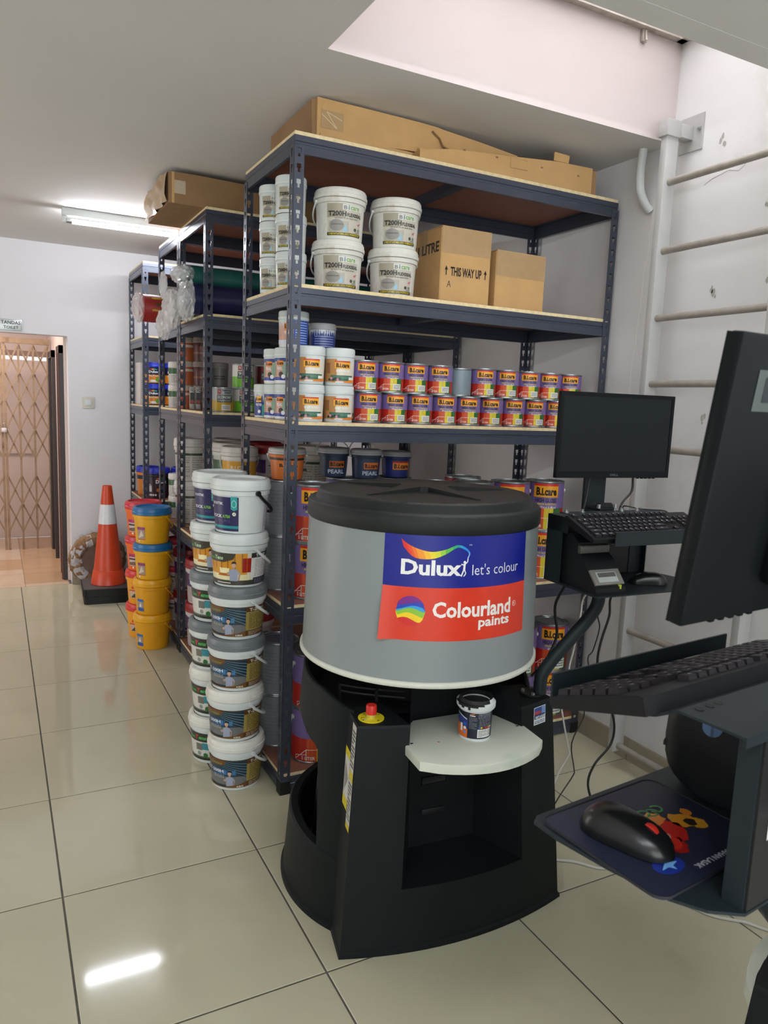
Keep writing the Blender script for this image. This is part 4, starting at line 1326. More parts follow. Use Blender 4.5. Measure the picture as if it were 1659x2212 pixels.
def pail_meshes(R0, R1, H, mb_, ml, seg=40):
    b = MB().lathe([(0, 0.003), (R0 - 0.008, 0.003), (R0 - 0.005, 0), (R0 - 0.001, 0.001), (R0, 0.004), (R1 - 0.001, 0.70 * H), (R1 + 0.005, 0.71 * H), (R1 + 0.006, 0.79 * H), (R1 + 0.001, 0.80 * H), (R1 + 0.001, 0.83 * H), (0, 0.83 * H)], seg, mb_)
    l = MB().lathe([(R1 + 0.003, 0.80 * H), (R1 + 0.009, 0.805 * H), (R1 + 0.0095, 0.87 * H), (R1 + 0.007, 0.88 * H), (R1 + 0.007, 0.94 * H), (R1 + 0.003, 0.985 * H), (R1 - 0.004, H), (R1 - 0.012, H), (R1 - 0.016, H - 0.009), (R1 - 0.05 * 1, H - 0.010), (0, H - 0.008)], seg, ml)
    return b.mesh('bucket', 40), l.mesh('lid', 40)

def tub_meshes(R, H, mb_, ml, seg=32):
    """small straight tub with a screw-on lid"""
    b = MB().lathe([(0, 0.002), (R * 0.88, 0.002), (R * 0.93, 0), (R * 0.94, 0.004), (R * 0.985, 0.74 * H), (R * 0.97, 0.75 * H), (R * 0.97, 0.8 * H), (0, 0.8 * H)], seg, mb_)
    l = MB().lathe([(R * 0.975, 0.755 * H), (R * 1.02, 0.76 * H), (R * 1.03, 0.82 * H), (R * 1.01, 0.83 * H), (R * 1.01, 0.95 * H), (R * 0.97, 0.985 * H), (R * 0.86, H), (R * 0.82, H - 0.004), (0, H - 0.004)], seg, ml)
    return b.mesh('tub', 40), l.mesh('lid', 40)

M_tin = mat('tin_plate', '9aa0a3', 0.32, metal=0.8, var=0.06, scale=30)
def can_meshes(R, H, body, seg=36, lidm=None):
    b = MB().lathe([(0, 0.003), (R - 0.004, 0.003), (R - 0.003, 0.0), (R + 0.0012, 0.0), (R + 0.0015, 0.004), (R, 0.006), (R, H - 0.006), (R + 0.0015, H - 0.004), (R + 0.0012, H), (R - 0.003, H), (R - 0.004, H - 0.004), (R * 0.80, H - 0.004), (R * 0.80, H - 0.006)], seg, M_tin)
    l = MB().lathe([(R * 0.80, H - 0.0055), (R * 0.79, H - 0.0015), (R * 0.74, H - 0.0012), (R * 0.72, H - 0.005), (0, H - 0.0045)], seg, lidm or M_tin)
    return b.mesh('can', 40), l.mesh('lid', 40)

def wrap(R, z0, z1, c):
    """plain colour sleeve all the way round"""
    return MB().lathe([(R, z0), (R, z1)], 40, c if not isinstance(c, str) else ink(c))

def bicare(p, u0, v0, u1, v1, c='20140c', l=3):
    """stencilled wordmark"""
    p.text('B.i.care', u0, v0, u1, v1, c, l, 0.045)
    return p

# ---- purple high-gloss tins
def gloss_kit(R, H, big):
    can_, lid = can_meshes(R, H, None)
    p = Pr(on_cyl(R, R, H), R * 0.14)
    C = math.pi * R
    v = lambda t: 0.008 + (H - 0.016) * t
    p.rect(-C, v(0.46), C, v(1), '7b68a2').rect(-C, v(0), C, v(0.46), 'b5281e')
    p.rect(-0.20 * R, v(0), 0.30 * R, v(0.46), 'd2542a', 1)
    for k in range(3):
        p.rect((-0.18 + 0.17 * k) * R, v(0.02), (-0.165 + 0.17 * k) * R, v(0.45), 'a8381c', 2)
    p.rect(0.30 * R, v(0), 0.80 * R, v(0.46), 'd8c620', 1).rect(0.54 * R, v(0.02), 0.555 * R, v(0.45), '9a8a18', 2)
    p.rect(0.80 * R, v(0), 1.25 * R, v(0.46), '2f6a34', 1)
    p.rect(-0.30 * R, v(0.70), 1.02 * R, v(0.945), 'f2a81c', 1).rect(-0.30 * R, v(0.945), 1.02 * R, v(0.995), 'd42a1c', 1)
    bicare(p, -0.16 * R, v(0.735), 0.92 * R, v(0.915), '1c120a', 2)
    p.text('HIGH GLOSS', -0.20 * R, v(0.585), 0.92 * R, v(0.675), '241a3c', 2, 0.03)
    p.text('MIRROR GLOSS FINISH', -0.08 * R, v(0.53), 0.92 * R, v(0.57), 'e8d23a', 2, 0.02)
    p.text('Wood & Metal', 0.06 * R, v(0.455), 0.92 * R, v(0.51), 'ece6f2', 2, 0.01)
    for a, b in (((-0.75, .02), (-0.20, .24)), ((-0.20, .24), (0.45, .24)), ((-0.75, .02), (-0.75, .10)), ((-0.20, .24), (-0.20, .02)), ((-0.75, .10), (-.2, .14))):
        p.line([(a[0] * R, v(a[1])), (b[0] * R, v(b[1]))], R * 0.03, 'e8dcd8', 3)
    p.text('5 LITER' if big else '1 LITER', -0.42 * R, v(0.03), 0.22 * R, v(0.10), 'ece2dc', 3, 0.02)
    p.rect(0.50 * R, v(0.03), 1.12 * R, v(0.26), 'e6e6e2', 4).para(0.56 * R, v(0.06), 1.06 * R, v(0.23), 3, '55555a', 5, 0.4)
    lab = p.mb()
    # back of the tin stays purple and red; paragraph of instructions
    kit = [('can', can_), ('lid', lid), ('label_sleeve', lab.mesh('label_sleeve', 40))]
    if big:
        ears = MB()
        for a in (R_(-62), R_(118)):
            q = MB().lathe([(0, -0.004), (0.009, -0.004), (0.009, 0.004), (0, 0.006)], 10, M_white)
            q.xf(Matrix.Translation(((R + 0.004) * math.sin(a), -(R + 0.004) * math.cos(a), H * 0.80)) @ Matrix.Rotation(a, 4, 'Z') @ Matrix.Rotation(R_(90), 4, 'X'))
            kit.append(('handle_ear', q.mesh('handle_ear')))
        kit.append(('handle', bail(R + 0.0034, H * 0.80, 0.10, R_(118), M_white, 0.0022).mesh('handle')))
    return kit
K_g1 = gloss_kit(0.0525, 0.1165, False)
K_g5 = gloss_kit(0.0845, 0.219, True)

# ---- white easy-wash tubs, pearl tubs, weather tub
def easy_kit():
    R, H = 0.057, 0.1345
    t, l = tub_meshes(R, H, M_white, M_white)
    p = Pr(on_cyl(R * 0.94, R * 0.98, H), 0.008)
    p.rect(-0.075, 0.012, 0.075, 0.094, 'e2dccb').rect(-0.075, 0.012, -0.006, 0.094, 'b98650', 1).rect(-0.052, 0.042, -0.032, 0.080, '8f6238', 2)
    p.rect(-0.014, 0.060, 0.046, 0.083, 'f2ab22', 2).rect(-0.014, 0.083, 0.046, 0.088, 'cf3a22', 2)
    bicare(p, -0.008, 0.064, 0.041, 0.080)
    p.text('EASY WASH', -0.008, 0.048, 0.044, 0.056, 'f4f2ec', 3, 0.04)
    p.rect(-0.030, 0.016, 0.060, 0.036, '3d6a58', 2).rect(-0.020, 0.024, 0.050, 0.032, '52826c', 3)
    for k in range(6):
        p.disc(-0.034 + 0.008 * k, 0.020 + 0.004 * (k % 2), 0.005, ('243c34', 'd88aa0', '2c4438')[k % 3], 4, 10)
    p.poly([(-0.040, 0.010), (0.070, 0.010), (0.070, 0.022), (0.030, 0.016), (-0.01, 0.013)], 'e8862a', 5).rect(0.040, 0.020, 0.060, 0.030, 'e8e8e4', 6)
    p.rect(-0.010, 0.010, 0.02, 0.013, 'f4f2ec', 6)
    return [('tub', t), ('lid', l), ('label', p.mb().mesh('label', 40))]
K_easy = easy_kit()
def pearl_kit(kind):
    R, H = 0.056, 0.133
    t, l = tub_meshes(R, H, M_white, M_white)
    p = Pr(on_cyl(R * 0.94, R * 0.98, H), 0.008)
    if kind == 'pearl':
        p.rect(-0.085, 0.010, 0.085, 0.094, 'c79a88').rect(-0.085, 0.010, 0.085, 0.024, '2a3f96', 1).rect(-0.085, 0.080, 0.085, 0.094, '3a4a86', 1)
        p.rect(0.002, 0.028, 0.026, 0.078, '8fae98', 2).rect(-0.06, 0.028, -0.035, 0.078, '7fa490', 2)
        p.rect(-0.024, 0.066, 0.006, 0.084, 'e8862a', 3).text('B.i.care', -0.023, 0.069, 0.005, 0.081, '1c120a', 4, 0.04)
        p.text('PEARL', -0.022, 0.050, 0.004, 0.062, 'efe6e0', 4, 0.03).disc(0.006, 0.026, 0.008, 'e8e8ec', 5, 12).disc(-0.004, 0.034, 0.010, '4a3a38', 4, 12)
        p.rect(-0.085, 0.006, 0.085, 0.012, 'e4e4e6', 2)
    elif kind == 'pearl_blue':
        p.rect(-0.085, 0.010, 0.085, 0.094, 'c79a88').rect(0.012, 0.010, 0.085, 0.098, '2450b0', 1).rect(-0.024, 0.062, 0.006, 0.086, 'e8862a', 2)
        p.text('B.i.care', -0.023, 0.067, 0.005, 0.082, '1c120a', 3, 0.04).text('PEARL', -0.024, 0.046, 0.004, 0.058, 'efe6e0', 3, 0.03)
        for k in range(9):
            p.rect(0.018, 0.016 + 0.009 * k, 0.070, 0.019 + 0.009 * k, 'b8cdf0', 2)
        p.rect(-0.085, 0.010, 0.012, 0.026, 'd0d4e2', 2)
    else:
        p.rect(-0.085, 0.008, 0.085, 0.096, '26347e').rect(0.006, 0.010, 0.020, 0.052, '3c9a8a', 1).rect(0.020, 0.010, 0.034, 0.044, '2f7a9a', 1).rect(-0.024, 0.062, 0.004, 0.084, 'f2ab22', 2)
        p.text('B.i.care', -0.023, 0.067, 0.003, 0.080, '1c120a', 3, 0.04).text('WEATHER', -0.026, 0.046, 0.006, 0.056, 'e8ecf6', 3, 0.02).disc(-0.006, 0.024, 0.007, 'e8e8ec', 3, 12)
    return [('tub', t), ('lid', l), ('label', p.mb().mesh('label', 40))]
K_pearl, K_pearlb, K_sea = pearl_kit('pearl'), pearl_kit('pearl_blue'), pearl_kit('sea')
def weather_kit(H=0.098):
    R = 0.052
    t, l = tub_meshes(R, H, M_white, mat('lid_grey', 'a9abac', 0.4))
    p = Pr(on_cyl(R * 0.94, R * 0.98, H), 0.008)
    p.rect(-0.15, 0.004, 0.15, 0.75 * H, '2a3a86').text('WEATHER', -0.016, 0.75 * H - 0.0155, 0.030, 0.75 * H - 0.0075, 'c8d0e8', 1, 0.02)
    for k in range(5):
        p.rect(-0.030, 0.010 + 0.009 * k, 0.05, 0.0125 + 0.009 * k, '9fb0d8', 1)
    return [('tub', t), ('lid', l), ('label', p.mb().mesh('label', 40))]
K_weather, K_weather2 = weather_kit(), weather_kit(0.1345)

# ---- flexible sealant pails
def flexi_kit(R0, R1, H, big):
    if big:
        b, l = pail_meshes(R0, R1, H, M_wdirty, M_wdirty)
    else:
        b, l = tub_meshes(R1, H, M_white, M_white)
        R0, R1 = R1 * 0.94, R1 * 0.98
    top = 0.70 * H
    p = Pr(on_cyl(R0, R1, top), 0.012)
    s = R1
    u0, u1 = -0.52 * s, 0.98 * s
    W = u1 - u0
    X = lambda t: u0 + W * t
    Z = lambda t: 0.012 + (top - 0.016) * t
    p.rect(u0, Z(0), u1, Z(1), 'c6c2b4').rect(u0, Z(.56), X(.5), Z(1), 'a29c88', 1)
    p.rect(u0, Z(0), u1, Z(.10), '1d1d1c', 2).text('U.V RESISTANT ELASTOMERIC ACRYLIC WATERPROOF COAT', X(.04), Z(.02), X(.96), Z(.085), 'd9c63a', 3, 0.03)
    p.rect(X(.42), Z(.80), u1, Z(.985), 'dcdad0', 2)
    p.text('B', X(.45), Z(.82), X(.54), Z(.94), '6a7078', 3, 0.02).text('i', X(.57), Z(.82), X(.60), Z(.97), '3a88a0', 3, 0.02).text('care', X(.63), Z(.82), X(.90), Z(.93), '6fa85a', 3, 0.02)
    p.text('T200H', X(.04), Z(.60), X(.52), Z(.765), '1a1a1a', 3, 0.04).text('FLEXISEAL', X(.54), Z(.60), X(.99), Z(.715), '232323', 3, 0.03)
    p.text('EASY READY TO USE / LIQUID APPLIED', X(.22), Z(.515), X(.88), Z(.56), '4a4844', 3, 0.02)
    p.rect(X(.05), Z(.12), X(.60), Z(.46), 'b0aca0', 1).disc(X(.27), Z(.32), 0.20 * W, '8e8c86', 2, 18, 0.16 * top)
    p.rect(X(.12), Z(.33), X(.44), Z(.37), '6d6b66', 3).poly([(X(.42), Z(.14)), (X(.56), Z(.14)), (X(.52), Z(.36))], '8fc0d8', 3)
    p.disc(X(.80), Z(.22), 0.045 * W, '4a4a48', 2, 12).disc(X(.92), Z(.22), 0.045 * W, '7f8a7a', 2, 12).text('4.0 KG' if big else '1.0 KG', X(.82), Z(.115), X(.97), Z(.165), '333331', 3, 0.02)
    p.poly([(X(.86), Z(.40)), (X(.92), Z(.34)), (X(.99), Z(.46))], 'c26a7a', 2)
    kit = [('bucket' if big else 'tub', b), ('lid', l), ('label', p.mb().mesh('label', 40))]
    if big:
        kit.append(('handle', bail(R1 + 0.010, 0.745 * H, 0.075, R_(118), M_white, 0.003).mesh('handle')))
    return kit
K_fx = flexi_kit(0.083, 0.090, 0.180, True)
K_fs = flexi_kit(0, 0.0565, 0.131, False)

# ---- white waterproofing pails of the floor stacks
def man(p, u, v, h, l):
    s = h / 0.08
    p.poly([(u - .017 * s, v), (u + .015 * s, v), (u + .016 * s, v + .044 * s), (u + .005 * s, v + .050 * s), (u - .005 * s, v + .050 * s), (u - .016 * s, v + .044 * s)], '9aa2b8', l)
    p.poly([(u + .014 * s, v + .046 * s), (u + .026 * s, v + .028 * s), (u + .022 * s, v + .024 * s), (u + .013 * s, v + .034 * s)], '9aa2b8', l)
    p.poly([(u + .026 * s, v + .028 * s), (u + .021 * s, v + .002 * s), (u + .016 * s, v + .002 * s), (u + .020 * s, v + .026 * s)], 'b08a74', l + 1)
    p.poly([(u - .016 * s, v + .044 * s), (u - .026 * s, v + .026 * s), (u - .021 * s, v + .022 * s), (u - .014 * s, v + .032 * s)], '9aa2b8', l)
    p.disc(u - .023 * s, v + .030 * s, .006 * s, 'c09a84', l + 2, 10)
    p.rect(u - .004 * s, v + .048 * s, u + .004 * s, v + .056 * s, 'b48e78', l + 1)
    p.disc(u, v + .065 * s, .0085 * s, 'c8a48e', l + 1, 14, .011 * s)
    p.poly([(u - .009 * s, v + .066 * s), (u - .008 * s, v + .077 * s), (u, v + .081 * s), (u + .009 * s, v + .077 * s), (u + .009 * s, v + .066 * s), (u + .006 * s, v + .072 * s), (u - .006 * s, v + .072 * s)], '1a1614', l + 2)
    return p
def white_pail(kind, lidm):
    R0, R1, H = 0.091, 0.1025, 0.200
    b, l = pail_meshes(R0, R1, H, M_white, lidm)
    p = Pr(on_cyl(R0, R1, 0.70 * H), 0.018)
    hm = M_white
    if kind == 't200':
        p.rect(-0.15, 0.014, 0.16, 0.128, '5c4028').rect(-0.15, 0.016, 0.034, 0.126, '2a3c48', 1)
        p.rect(-0.15, 0.024, 0.034, 0.060, '6a6c6c', 2)
        for k in range(11):
            p.poly([(-0.055, 0.128 - 0.003 * k), (0.034, 0.118 - 0.0062 * k), (0.034, 0.1155 - 0.0062 * k), (-0.055, 0.1263 - 0.003 * k)], '5a8494' if k % 2 else '0f1820', 3)
        p.rect(-0.11, 0.066, -0.005, 0.090, '27507a', 2)
        for k in range(4):
            p.rect(-0.075 + .018 * k, 0.068, -0.062 + .018 * k, 0.086, '3f78a4', 3)
        p.poly([(-0.15, 0.126), (-0.042, 0.126), (-0.046, 0.112), (-0.062, 0.104), (-0.15, 0.100)], '6a4224', 4).text('Gentens', -0.112, 0.108, -0.060, 0.118, '6f8a4a', 5, 0.03, 0.003)
        p.text('T-200H', -0.128, 0.074, -0.054, 0.087, 'd8dade', 5, 0.03)
        p.para(-0.10, 0.052, -0.052, 0.066, 3, 'a8a8a6', 5)
        man(p, -0.030, 0.020, 0.066, 6)
        p.rect(0.034, 0.014, 0.16, 0.128, '5c3a1e', 4).rect(0.034, 0.036, 0.15, 0.108, '9c8a48', 5).para(0.046, 0.042, 0.130, 0.104, 12, '4e4424', 6, 0.42)
        p.text('T-200H', 0.046, 0.111, 0.112, 0.123, 'e4e0da', 6, 0.03).para(0.045, 0.017, 0.125, 0.033, 4, 'c0b49a', 6, 0.4)
        p.poly([(-0.15, 0.014), (0.034, 0.014), (0.034, 0.036), (0.0, 0.026), (-0.06, 0.018), (-0.15, 0.022)], '6a4a22', 9).text('4.5KG', -0.004, 0.0165, 0.022, 0.023, 'e8e4d8', 10, 0.03)
    elif kind == 'bath':
        p.rect(-0.15, 0.012, 0.16, 0.130, 'd7d4c4').rect(-0.15, 0.030, 0.030, 0.130, 'cf8e1c', 1)
        for k in range(6):
            p.rect(-0.12 + 0.026 * k, 0.070, -0.116 + 0.026 * k, 0.130, '9a5c10', 2)
        p.rect(0.012, 0.058, 0.045, 0.112, '9c1c10', 2).rect(-0.14, 0.026, 0.040, 0.050, 'e6dcb0', 2).rect(-0.075, 0.052, -0.035, 0.074, 'f0e4b4', 3).poly([(-0.085, 0.044), (-0.03, 0.044), (-0.04, 0.054), (-0.075, 0.054)], 'b0641a', 4)
        p.poly([(-0.15, 0.130), (-0.010, 0.130), (-0.020, 0.108), (-0.055, 0.096), (-0.15, 0.096)], '3a382e', 5)
        p.text('Gen', -0.135, 0.104, -0.098, 0.116, '4a9a4e', 6, 0.04, 0.002).text('Tens', -0.097, 0.104, -0.058, 0.119, 'a8c8a0', 6, 0.04, 0.002)
        man(p, -0.018, 0.026, 0.074, 6)
        p.rect(0.045, 0.030, 0.16, 0.112, 'dcdcda', 3).para(0.060, 0.040, 0.130, 0.106, 11, '8a8a88', 4, 0.3).rect(0.045, 0.112, 0.16, 0.130, '2c2b28', 3).text('T-100', 0.062, 0.1145, 0.112, 0.1265, 'e8e6e0', 4, 0.03)
        p.rect(-0.15, 0.010, 0.16, 0.028, '3c3b33', 5).rect(-0.09, 0.016, -0.03, 0.020, 'c8c8c0', 6).rect(0.055, 0.011, 0.16, 0.036, '24242c', 6).para(0.060, 0.014, 0.12, 0.033, 5, '8088a0', 7, 0.4)
    elif kind == 'grey':
        p.rect(-0.15, 0.014, 0.16, 0.132, 'cfd0c8').rect(-0.15, 0.094, 0.16, 0.132, '34342e', 1)
        p.text('Gen', -0.118, 0.104, -0.080, 0.118, '3f9a4c', 2, 0.05, 0.003).text('T', -0.079, 0.104, -0.062, 0.122, 'c03a2c', 2, 0.05, 0.003).text('ens', -0.062, 0.104, -0.026, 0.116, '4aa858', 2, 0.05, 0.003)
        p.rect(-0.075, 0.056, -0.045, 0.086, '6e6c62', 1).rect(-0.045, 0.060, 0.02, 0.090, '3a8a98', 1).disc(-0.060, 0.042, 0.009, '8c9088', 2, 14).disc(-0.030, 0.036, 0.0105, '2e6a34', 2, 14)
        p.rect(-0.15, 0.014, 0.16, 0.026, '283020', 2).rect(-0.15, 0.027, 0.16, 0.030, '3a4a2c', 2)
    elif kind == 'a750':
        p.rect(-0.16, 0.010, -0.012, 0.136, '231f52').rect(-0.16, 0.020, -0.012, 0.030, '1f8f96', 1)
        p.text('BOSTIK', -0.128, 0.106, -0.070, 0.116, 'd8d8e2', 1, 0.03).text('ROCK', -0.135, 0.058, -0.078, 0.070, 'e0e0e8', 1, 0.03).text('A750', -0.076, 0.058, -0.044, 0.070, '7ac043', 1, 0.03).text('TILE SEAL AC2', -0.13, 0.044, -0.044, 0.053, '5c5a82', 1, 0.01)
        p.poly([(-0.040, 0.092), (-0.0285, 0.086), (-0.017, 0.092), (-0.017, 0.138), (-0.040, 0.138)], '2a9c9a', 2)
        p.line([(-0.036, 0.118), (-0.0285, 0.126), (-0.021, 0.118), (-0.021, 0.104), (-0.0285, 0.098), (-0.036, 0.104), (-0.036, 0.118)], 0.0016, 'c8e8e4', 3)
        p.disc(-0.028, 0.074, 0.007, 'd8dcc8', 2, 14).poly([(-0.031, 0.072), (-0.025, 0.072), (-0.028, 0.078)], '6fae3a', 3)
        q_ = Pr(on_cyl(R0, R1, 0.70 * H), 0.018).rect(0.096, 0.012, 0.145, 0.136, 'd9dcd8').line([(0.098, 0.012), (0.098, 0.136)], 0.0016, '2c3560', 1).para(0.104, 0.02, 0.135, 0.13, 16, '8a90a8', 1, 0.4)
        hm = mat('handle_black', '141414', 0.4)
    kit = [('bucket', b), ('lid', l), ('label', p.mb().mesh('label', 40))]
    if kind == 'a750':
        kit.append(('info_strip', q_.mb().mesh('info_strip', 40)))
    kit.append(('handle', bail(R1 + 0.013, 0.755 * H, 0.085, R_(30), hm, 0.0056 if kind != 'a750' else 0.006).mesh('handle')))
    return kit
M_lidgrey = mat('lid_slate_grey', '6d7478', 0.4, var=0.04)
K_t200g, K_t200w = white_pail('t200', M_lidgrey), white_pail('t200', M_wdirty)
K_bath, K_a750 = white_pail('bath', M_white), white_pail('a750', M_white)
K_greyg, K_greyw = white_pail('grey', M_lidgrey), white_pail('grey', M_wdirty)

# ---- yellow and orange grout pails
def grout_pail(bodyc, lidc, lab):
    R0, R1, H = 0.092, 0.103, 0.2115
    mbody = mat('pail_' + bodyc, bodyc, 0.38, var=0.03, scale=15)
    ml = mat('pail_lid_' + lidc, lidc, 0.34, var=0.03, scale=15)
    b, l = pail_meshes(R0, R1, H, mbody, ml)
    p = Pr(on_cyl(R0, R1, 0.70 * H), 0.02)
    if lab == 'purple':
        p.rect(-0.105, 0.030, -0.052, 0.098, 'a08a78').rect(-0.105, 0.084, -0.052, 0.100, '8a2a6a', 1).poly([(-0.10, 0.034), (-0.075, 0.080), (-0.06, 0.050)], 'd2c4ae', 1).rect(-0.105, 0.026, -0.052, 0.030, 'b03a4a', 1).rect(-0.100, 0.012, -0.088, 0.022, 'e6e2da', 1)
    elif lab == 'blue':
        p.rect(-0.105, 0.022, -0.058, 0.094, '9a8c7c').rect(-0.105, 0.022, -0.058, 0.042, '1f4f9c', 1).rect(-0.105, 0.080, -0.058, 0.094, '2a62b0', 1).poly([(-0.09, 0.048), (-0.078, 0.078), (-0.072, 0.048)], 'e0dccf', 1)
    elif lab == 'magenta':
        p.rect(-0.10, 0.030, 0.02, 0.100, 'c8b0b0').rect(-0.10, 0.086, 0.02, 0.104, 'a82460', 1).poly([(-0.10, 0.034), (0.0, 0.034), (-0.04, 0.060), (-0.10, 0.050)], '6e5440', 1).rect(-0.10, 0.068, 0.0, 0.078, '2c2a28', 1).rect(-0.075, 0.014, -0.062, 0.026, 'e6d8d0', 1)
    else:
        p.rect(-0.10, 0.040, 0.02, 0.084, 'c0a890').rect(-0.10, 0.084, 0.02, 0.090, 'b82a2a', 1).poly([(-0.09, 0.042), (-0.06, 0.070), (-0.03, 0.046)], '33332e', 1).disc(-0.072, 0.106, 0.008, 'c0392c', 1, 12)
    kit = [('bucket', b), ('lid', l), ('label', p.mb().mesh('label', 40))]
    kit.append(('handle', bail(R1 + 0.012, 0.755 * H, 0.09, R_(40), mbody, 0.004).mesh('handle')))
    return kit
K_yb = grout_pail('e0a512', '1d6aa4', 'purple')
K_yy = grout_pail('d99a12', 'e0a214', 'blue')
K_orr = grout_pail('e2651c', 'c8303c', 'magenta')
K_yr = grout_pail('e59a1a', 'cc2f30', 'red')
# the rest of the stock on the racks
def plain_pail(R0, R1, H, bodyc, lidc, design, handle=True):
    mb_ = mat('pail_' + bodyc, bodyc, 0.4, var=0.03)
    ml = mat('pail_lid_' + lidc, lidc, 0.38, var=0.03)
    b, l = pail_meshes(R0, R1, H, mb_, ml, 32)
    p = Pr(on_cyl(R0, R1, 0.70 * H), R1 * 0.2)
    s = R1
    Z = lambda t: 0.006 + (0.70 * H - 0.008) * t
    C = 1.6 * s
    if design == '5640':
        p.rect(-C, Z(0), C, Z(1), 'd39a1e').text('B.I.CARE', -0.50 * s, Z(.74), 0.62 * s, Z(.86), 'ece4d4', 1, 0.02).text('5640', -0.62 * s, Z(.36), 0.74 * s, Z(.64), 'ece4d4', 1, 0.04).line([(-0.6 * s, Z(.70)), (0.7 * s, Z(.70))], 0.0015, '9a6a14', 1)
    elif design == 'pearl':
        p.rect(-C, Z(0), C, Z(1), '2a3850').rect(-0.35 * s, Z(.45), 0.75 * s, Z(.80), 'c8661c', 1).text('B.i.care', -0.28 * s, Z(.51), 0.68 * s, Z(.74), '1a120c', 2, 0.04).text('PEARL', -0.45 * s, Z(.12), 0.75 * s, Z(.34), 'b8c0cc', 2, 0.03)
    elif design == 'navy':
        p.rect(-C, Z(0), C, Z(1), '222c68').rect(-0.45 * s, Z(.40), 0.85 * s, Z(.82), 'd8761c', 1).rect(-0.45 * s, Z(.82), 0.85 * s, Z(.92), 'a82c20', 1).text('B.i.care', -0.36 * s, Z(.47), 0.76 * s, Z(.76), '1a120c', 2, 0.04)
    elif design == 'orange':
        p.rect(-C, Z(0), C, Z(1), 'c46a2c').rect(-C, Z(.9), C, Z(1), '1c1c1c', 1).rect(-0.35 * s, Z(.5), 0.9 * s, Z(.80), 'd8761c', 1).text('B.i.care', -0.28 * s, Z(.56), 0.82 * s, Z(.74), '1a120c', 2, 0.04)
    elif design == 'text':
        p.rect(-C, Z(.02), C, Z(.98), 'c0bcb6').rect(-C, Z(.86), C, Z(.94), '2e4430', 1).para(-0.9 * s, Z(.1), -0.1 * s, Z(.82), 9, '8a8884', 1, 0.4).para(0.05 * s, Z(.1), 0.9 * s, Z(.82), 9, '8a8884', 1, 0.4).rect(-0.9 * s, Z(.62), -0.4 * s, Z(.72), '55534f', 2)
    elif design == 'green':
        p.rect(-C, Z(.02), C, Z(.98), 'b4b8b0').rect(-C, Z(.30), -0.1 * s, Z(.9), '3c5a3c', 1).para(-.05 * s, Z(.1), 0.9 * s, Z(.82), 8, '84867e', 1, 0.4)
    elif design == 'purpletext':
        p.rect(-C, Z(.02), C, Z(.98), 'a89ca0').rect(-C, Z(.55), -0.45 * s, Z(.98), '4a2c64', 1).rect(-0.3 * s, Z(.78), 0.8 * s, Z(.82), '3c2c50', 1).para(-.3 * s, Z(.1), 0.9 * s, Z(.74), 9, '7c7478', 1, 0.4).rect(-.3 * s, Z(.02), .9 * s, Z(.10), '7a2030', 2)
    elif design == 'decor':
        p.rect(-C, Z(0), C, Z(1), '2c1420').rect(-C, Z(.86), C, Z(1), '18182c', 1).text('Dulux', -0.10 * s, Z(.70), 0.80 * s, Z(.88), 'e8e4e2', 2, 0.04)
        for k, c in enumerate(('c8481c', 'd88a1c', '5a9a3a', '2a78a8')):
            p.poly([((-.05 + .14 * k) * s, Z(.90)), ((.10 + .14 * k) * s, Z(.92)), ((.08 + .14 * k) * s, Z(.99)), ((-.04 + .14 * k) * s, Z(.97))], c, 2)
        p.rect(-0.72 * s, Z(.30), -0.45 * s, Z(.58), 'cfc9cc', 2).poly([(-0.72 * s, Z(.58)), (-0.585 * s, Z(.68)), (-0.45 * s, Z(.58))], 'cfc9cc', 2).disc(-0.585 * s, Z(.60), 0.05 * s, '2a3478', 3, 10)
        for k in range(4):
            p.disc((-0.72 + 0.2 * k) * s, Z(.14), 0.09 * s, 'd8ccd4', 2, 10)
        p.disc(0.1 * s, Z(.38), 0.16 * s, 'c06a24', 2, 10).rect(0.15 * s, Z(.06), 0.6 * s, Z(.20), 'e0dcdc', 2)
    elif design == 'decor_orange':
        p.rect(-C, Z(0), C, Z(.8), 'd07a24').rect(-C, Z(.8), C, Z(1), '1c1c34', 1).rect(-0.5 * s, Z(.25), -0.2 * s, Z(.5), 'e0d6cc', 2).text('Dulux', -0.3 * s, Z(.55), .6 * s, Z(.72), 'f0e8e0', 2, 0.04)
    kit = [('bucket', b), ('lid', l), ('label', p.mb().mesh('label', 40))]
    if handle:
        kit.append(('handle', bail(R1 + 0.010, 0.76 * H, handle if isinstance(handle, float) else 0.5 * H, R_(95), M_white, 0.0026).mesh('handle')))
    return kit
K_5640 = plain_pail(0.082, 0.090, 0.245, 'd8d4cc', 'd2cfc8', '5640')
K_pearlp = plain_pail(0.054, 0.060, 0.122, '2a3850', 'a8a8aa', 'pearl', -0.06)
K_navyp = plain_pail(0.055, 0.061, 0.112, '222c68', 'a2a2a6', 'navy', False)
K_orp = plain_pail(0.060, 0.067, 0.125, 'c46a2c', 'b4b2ae', 'orange')
K_white = plain_pail(0.088, 0.096, 0.252, 'cfccc6', 'cfccc8', 'text', False)
K_green = plain_pail(0.088, 0.096, 0.252, 'c4c6bf', 'c4c0b8', 'green')
K_redp = plain_pail(0.088, 0.096, 0.252, 'c0b8b8', '8c1c24', 'purpletext', False)
K_redlow = plain_pail(0.062, 0.070, 0.175, 'c8bcba', 'a81e34', 'text', False)
K_decor = plain_pail(0.078, 0.086, 0.225, '2c1420', '1f2fae', 'decor', -0.05)
K_decoro = plain_pail(0.070, 0.078, 0.215, 'd07a24', '1f2fae', 'decor_orange', -0.05)

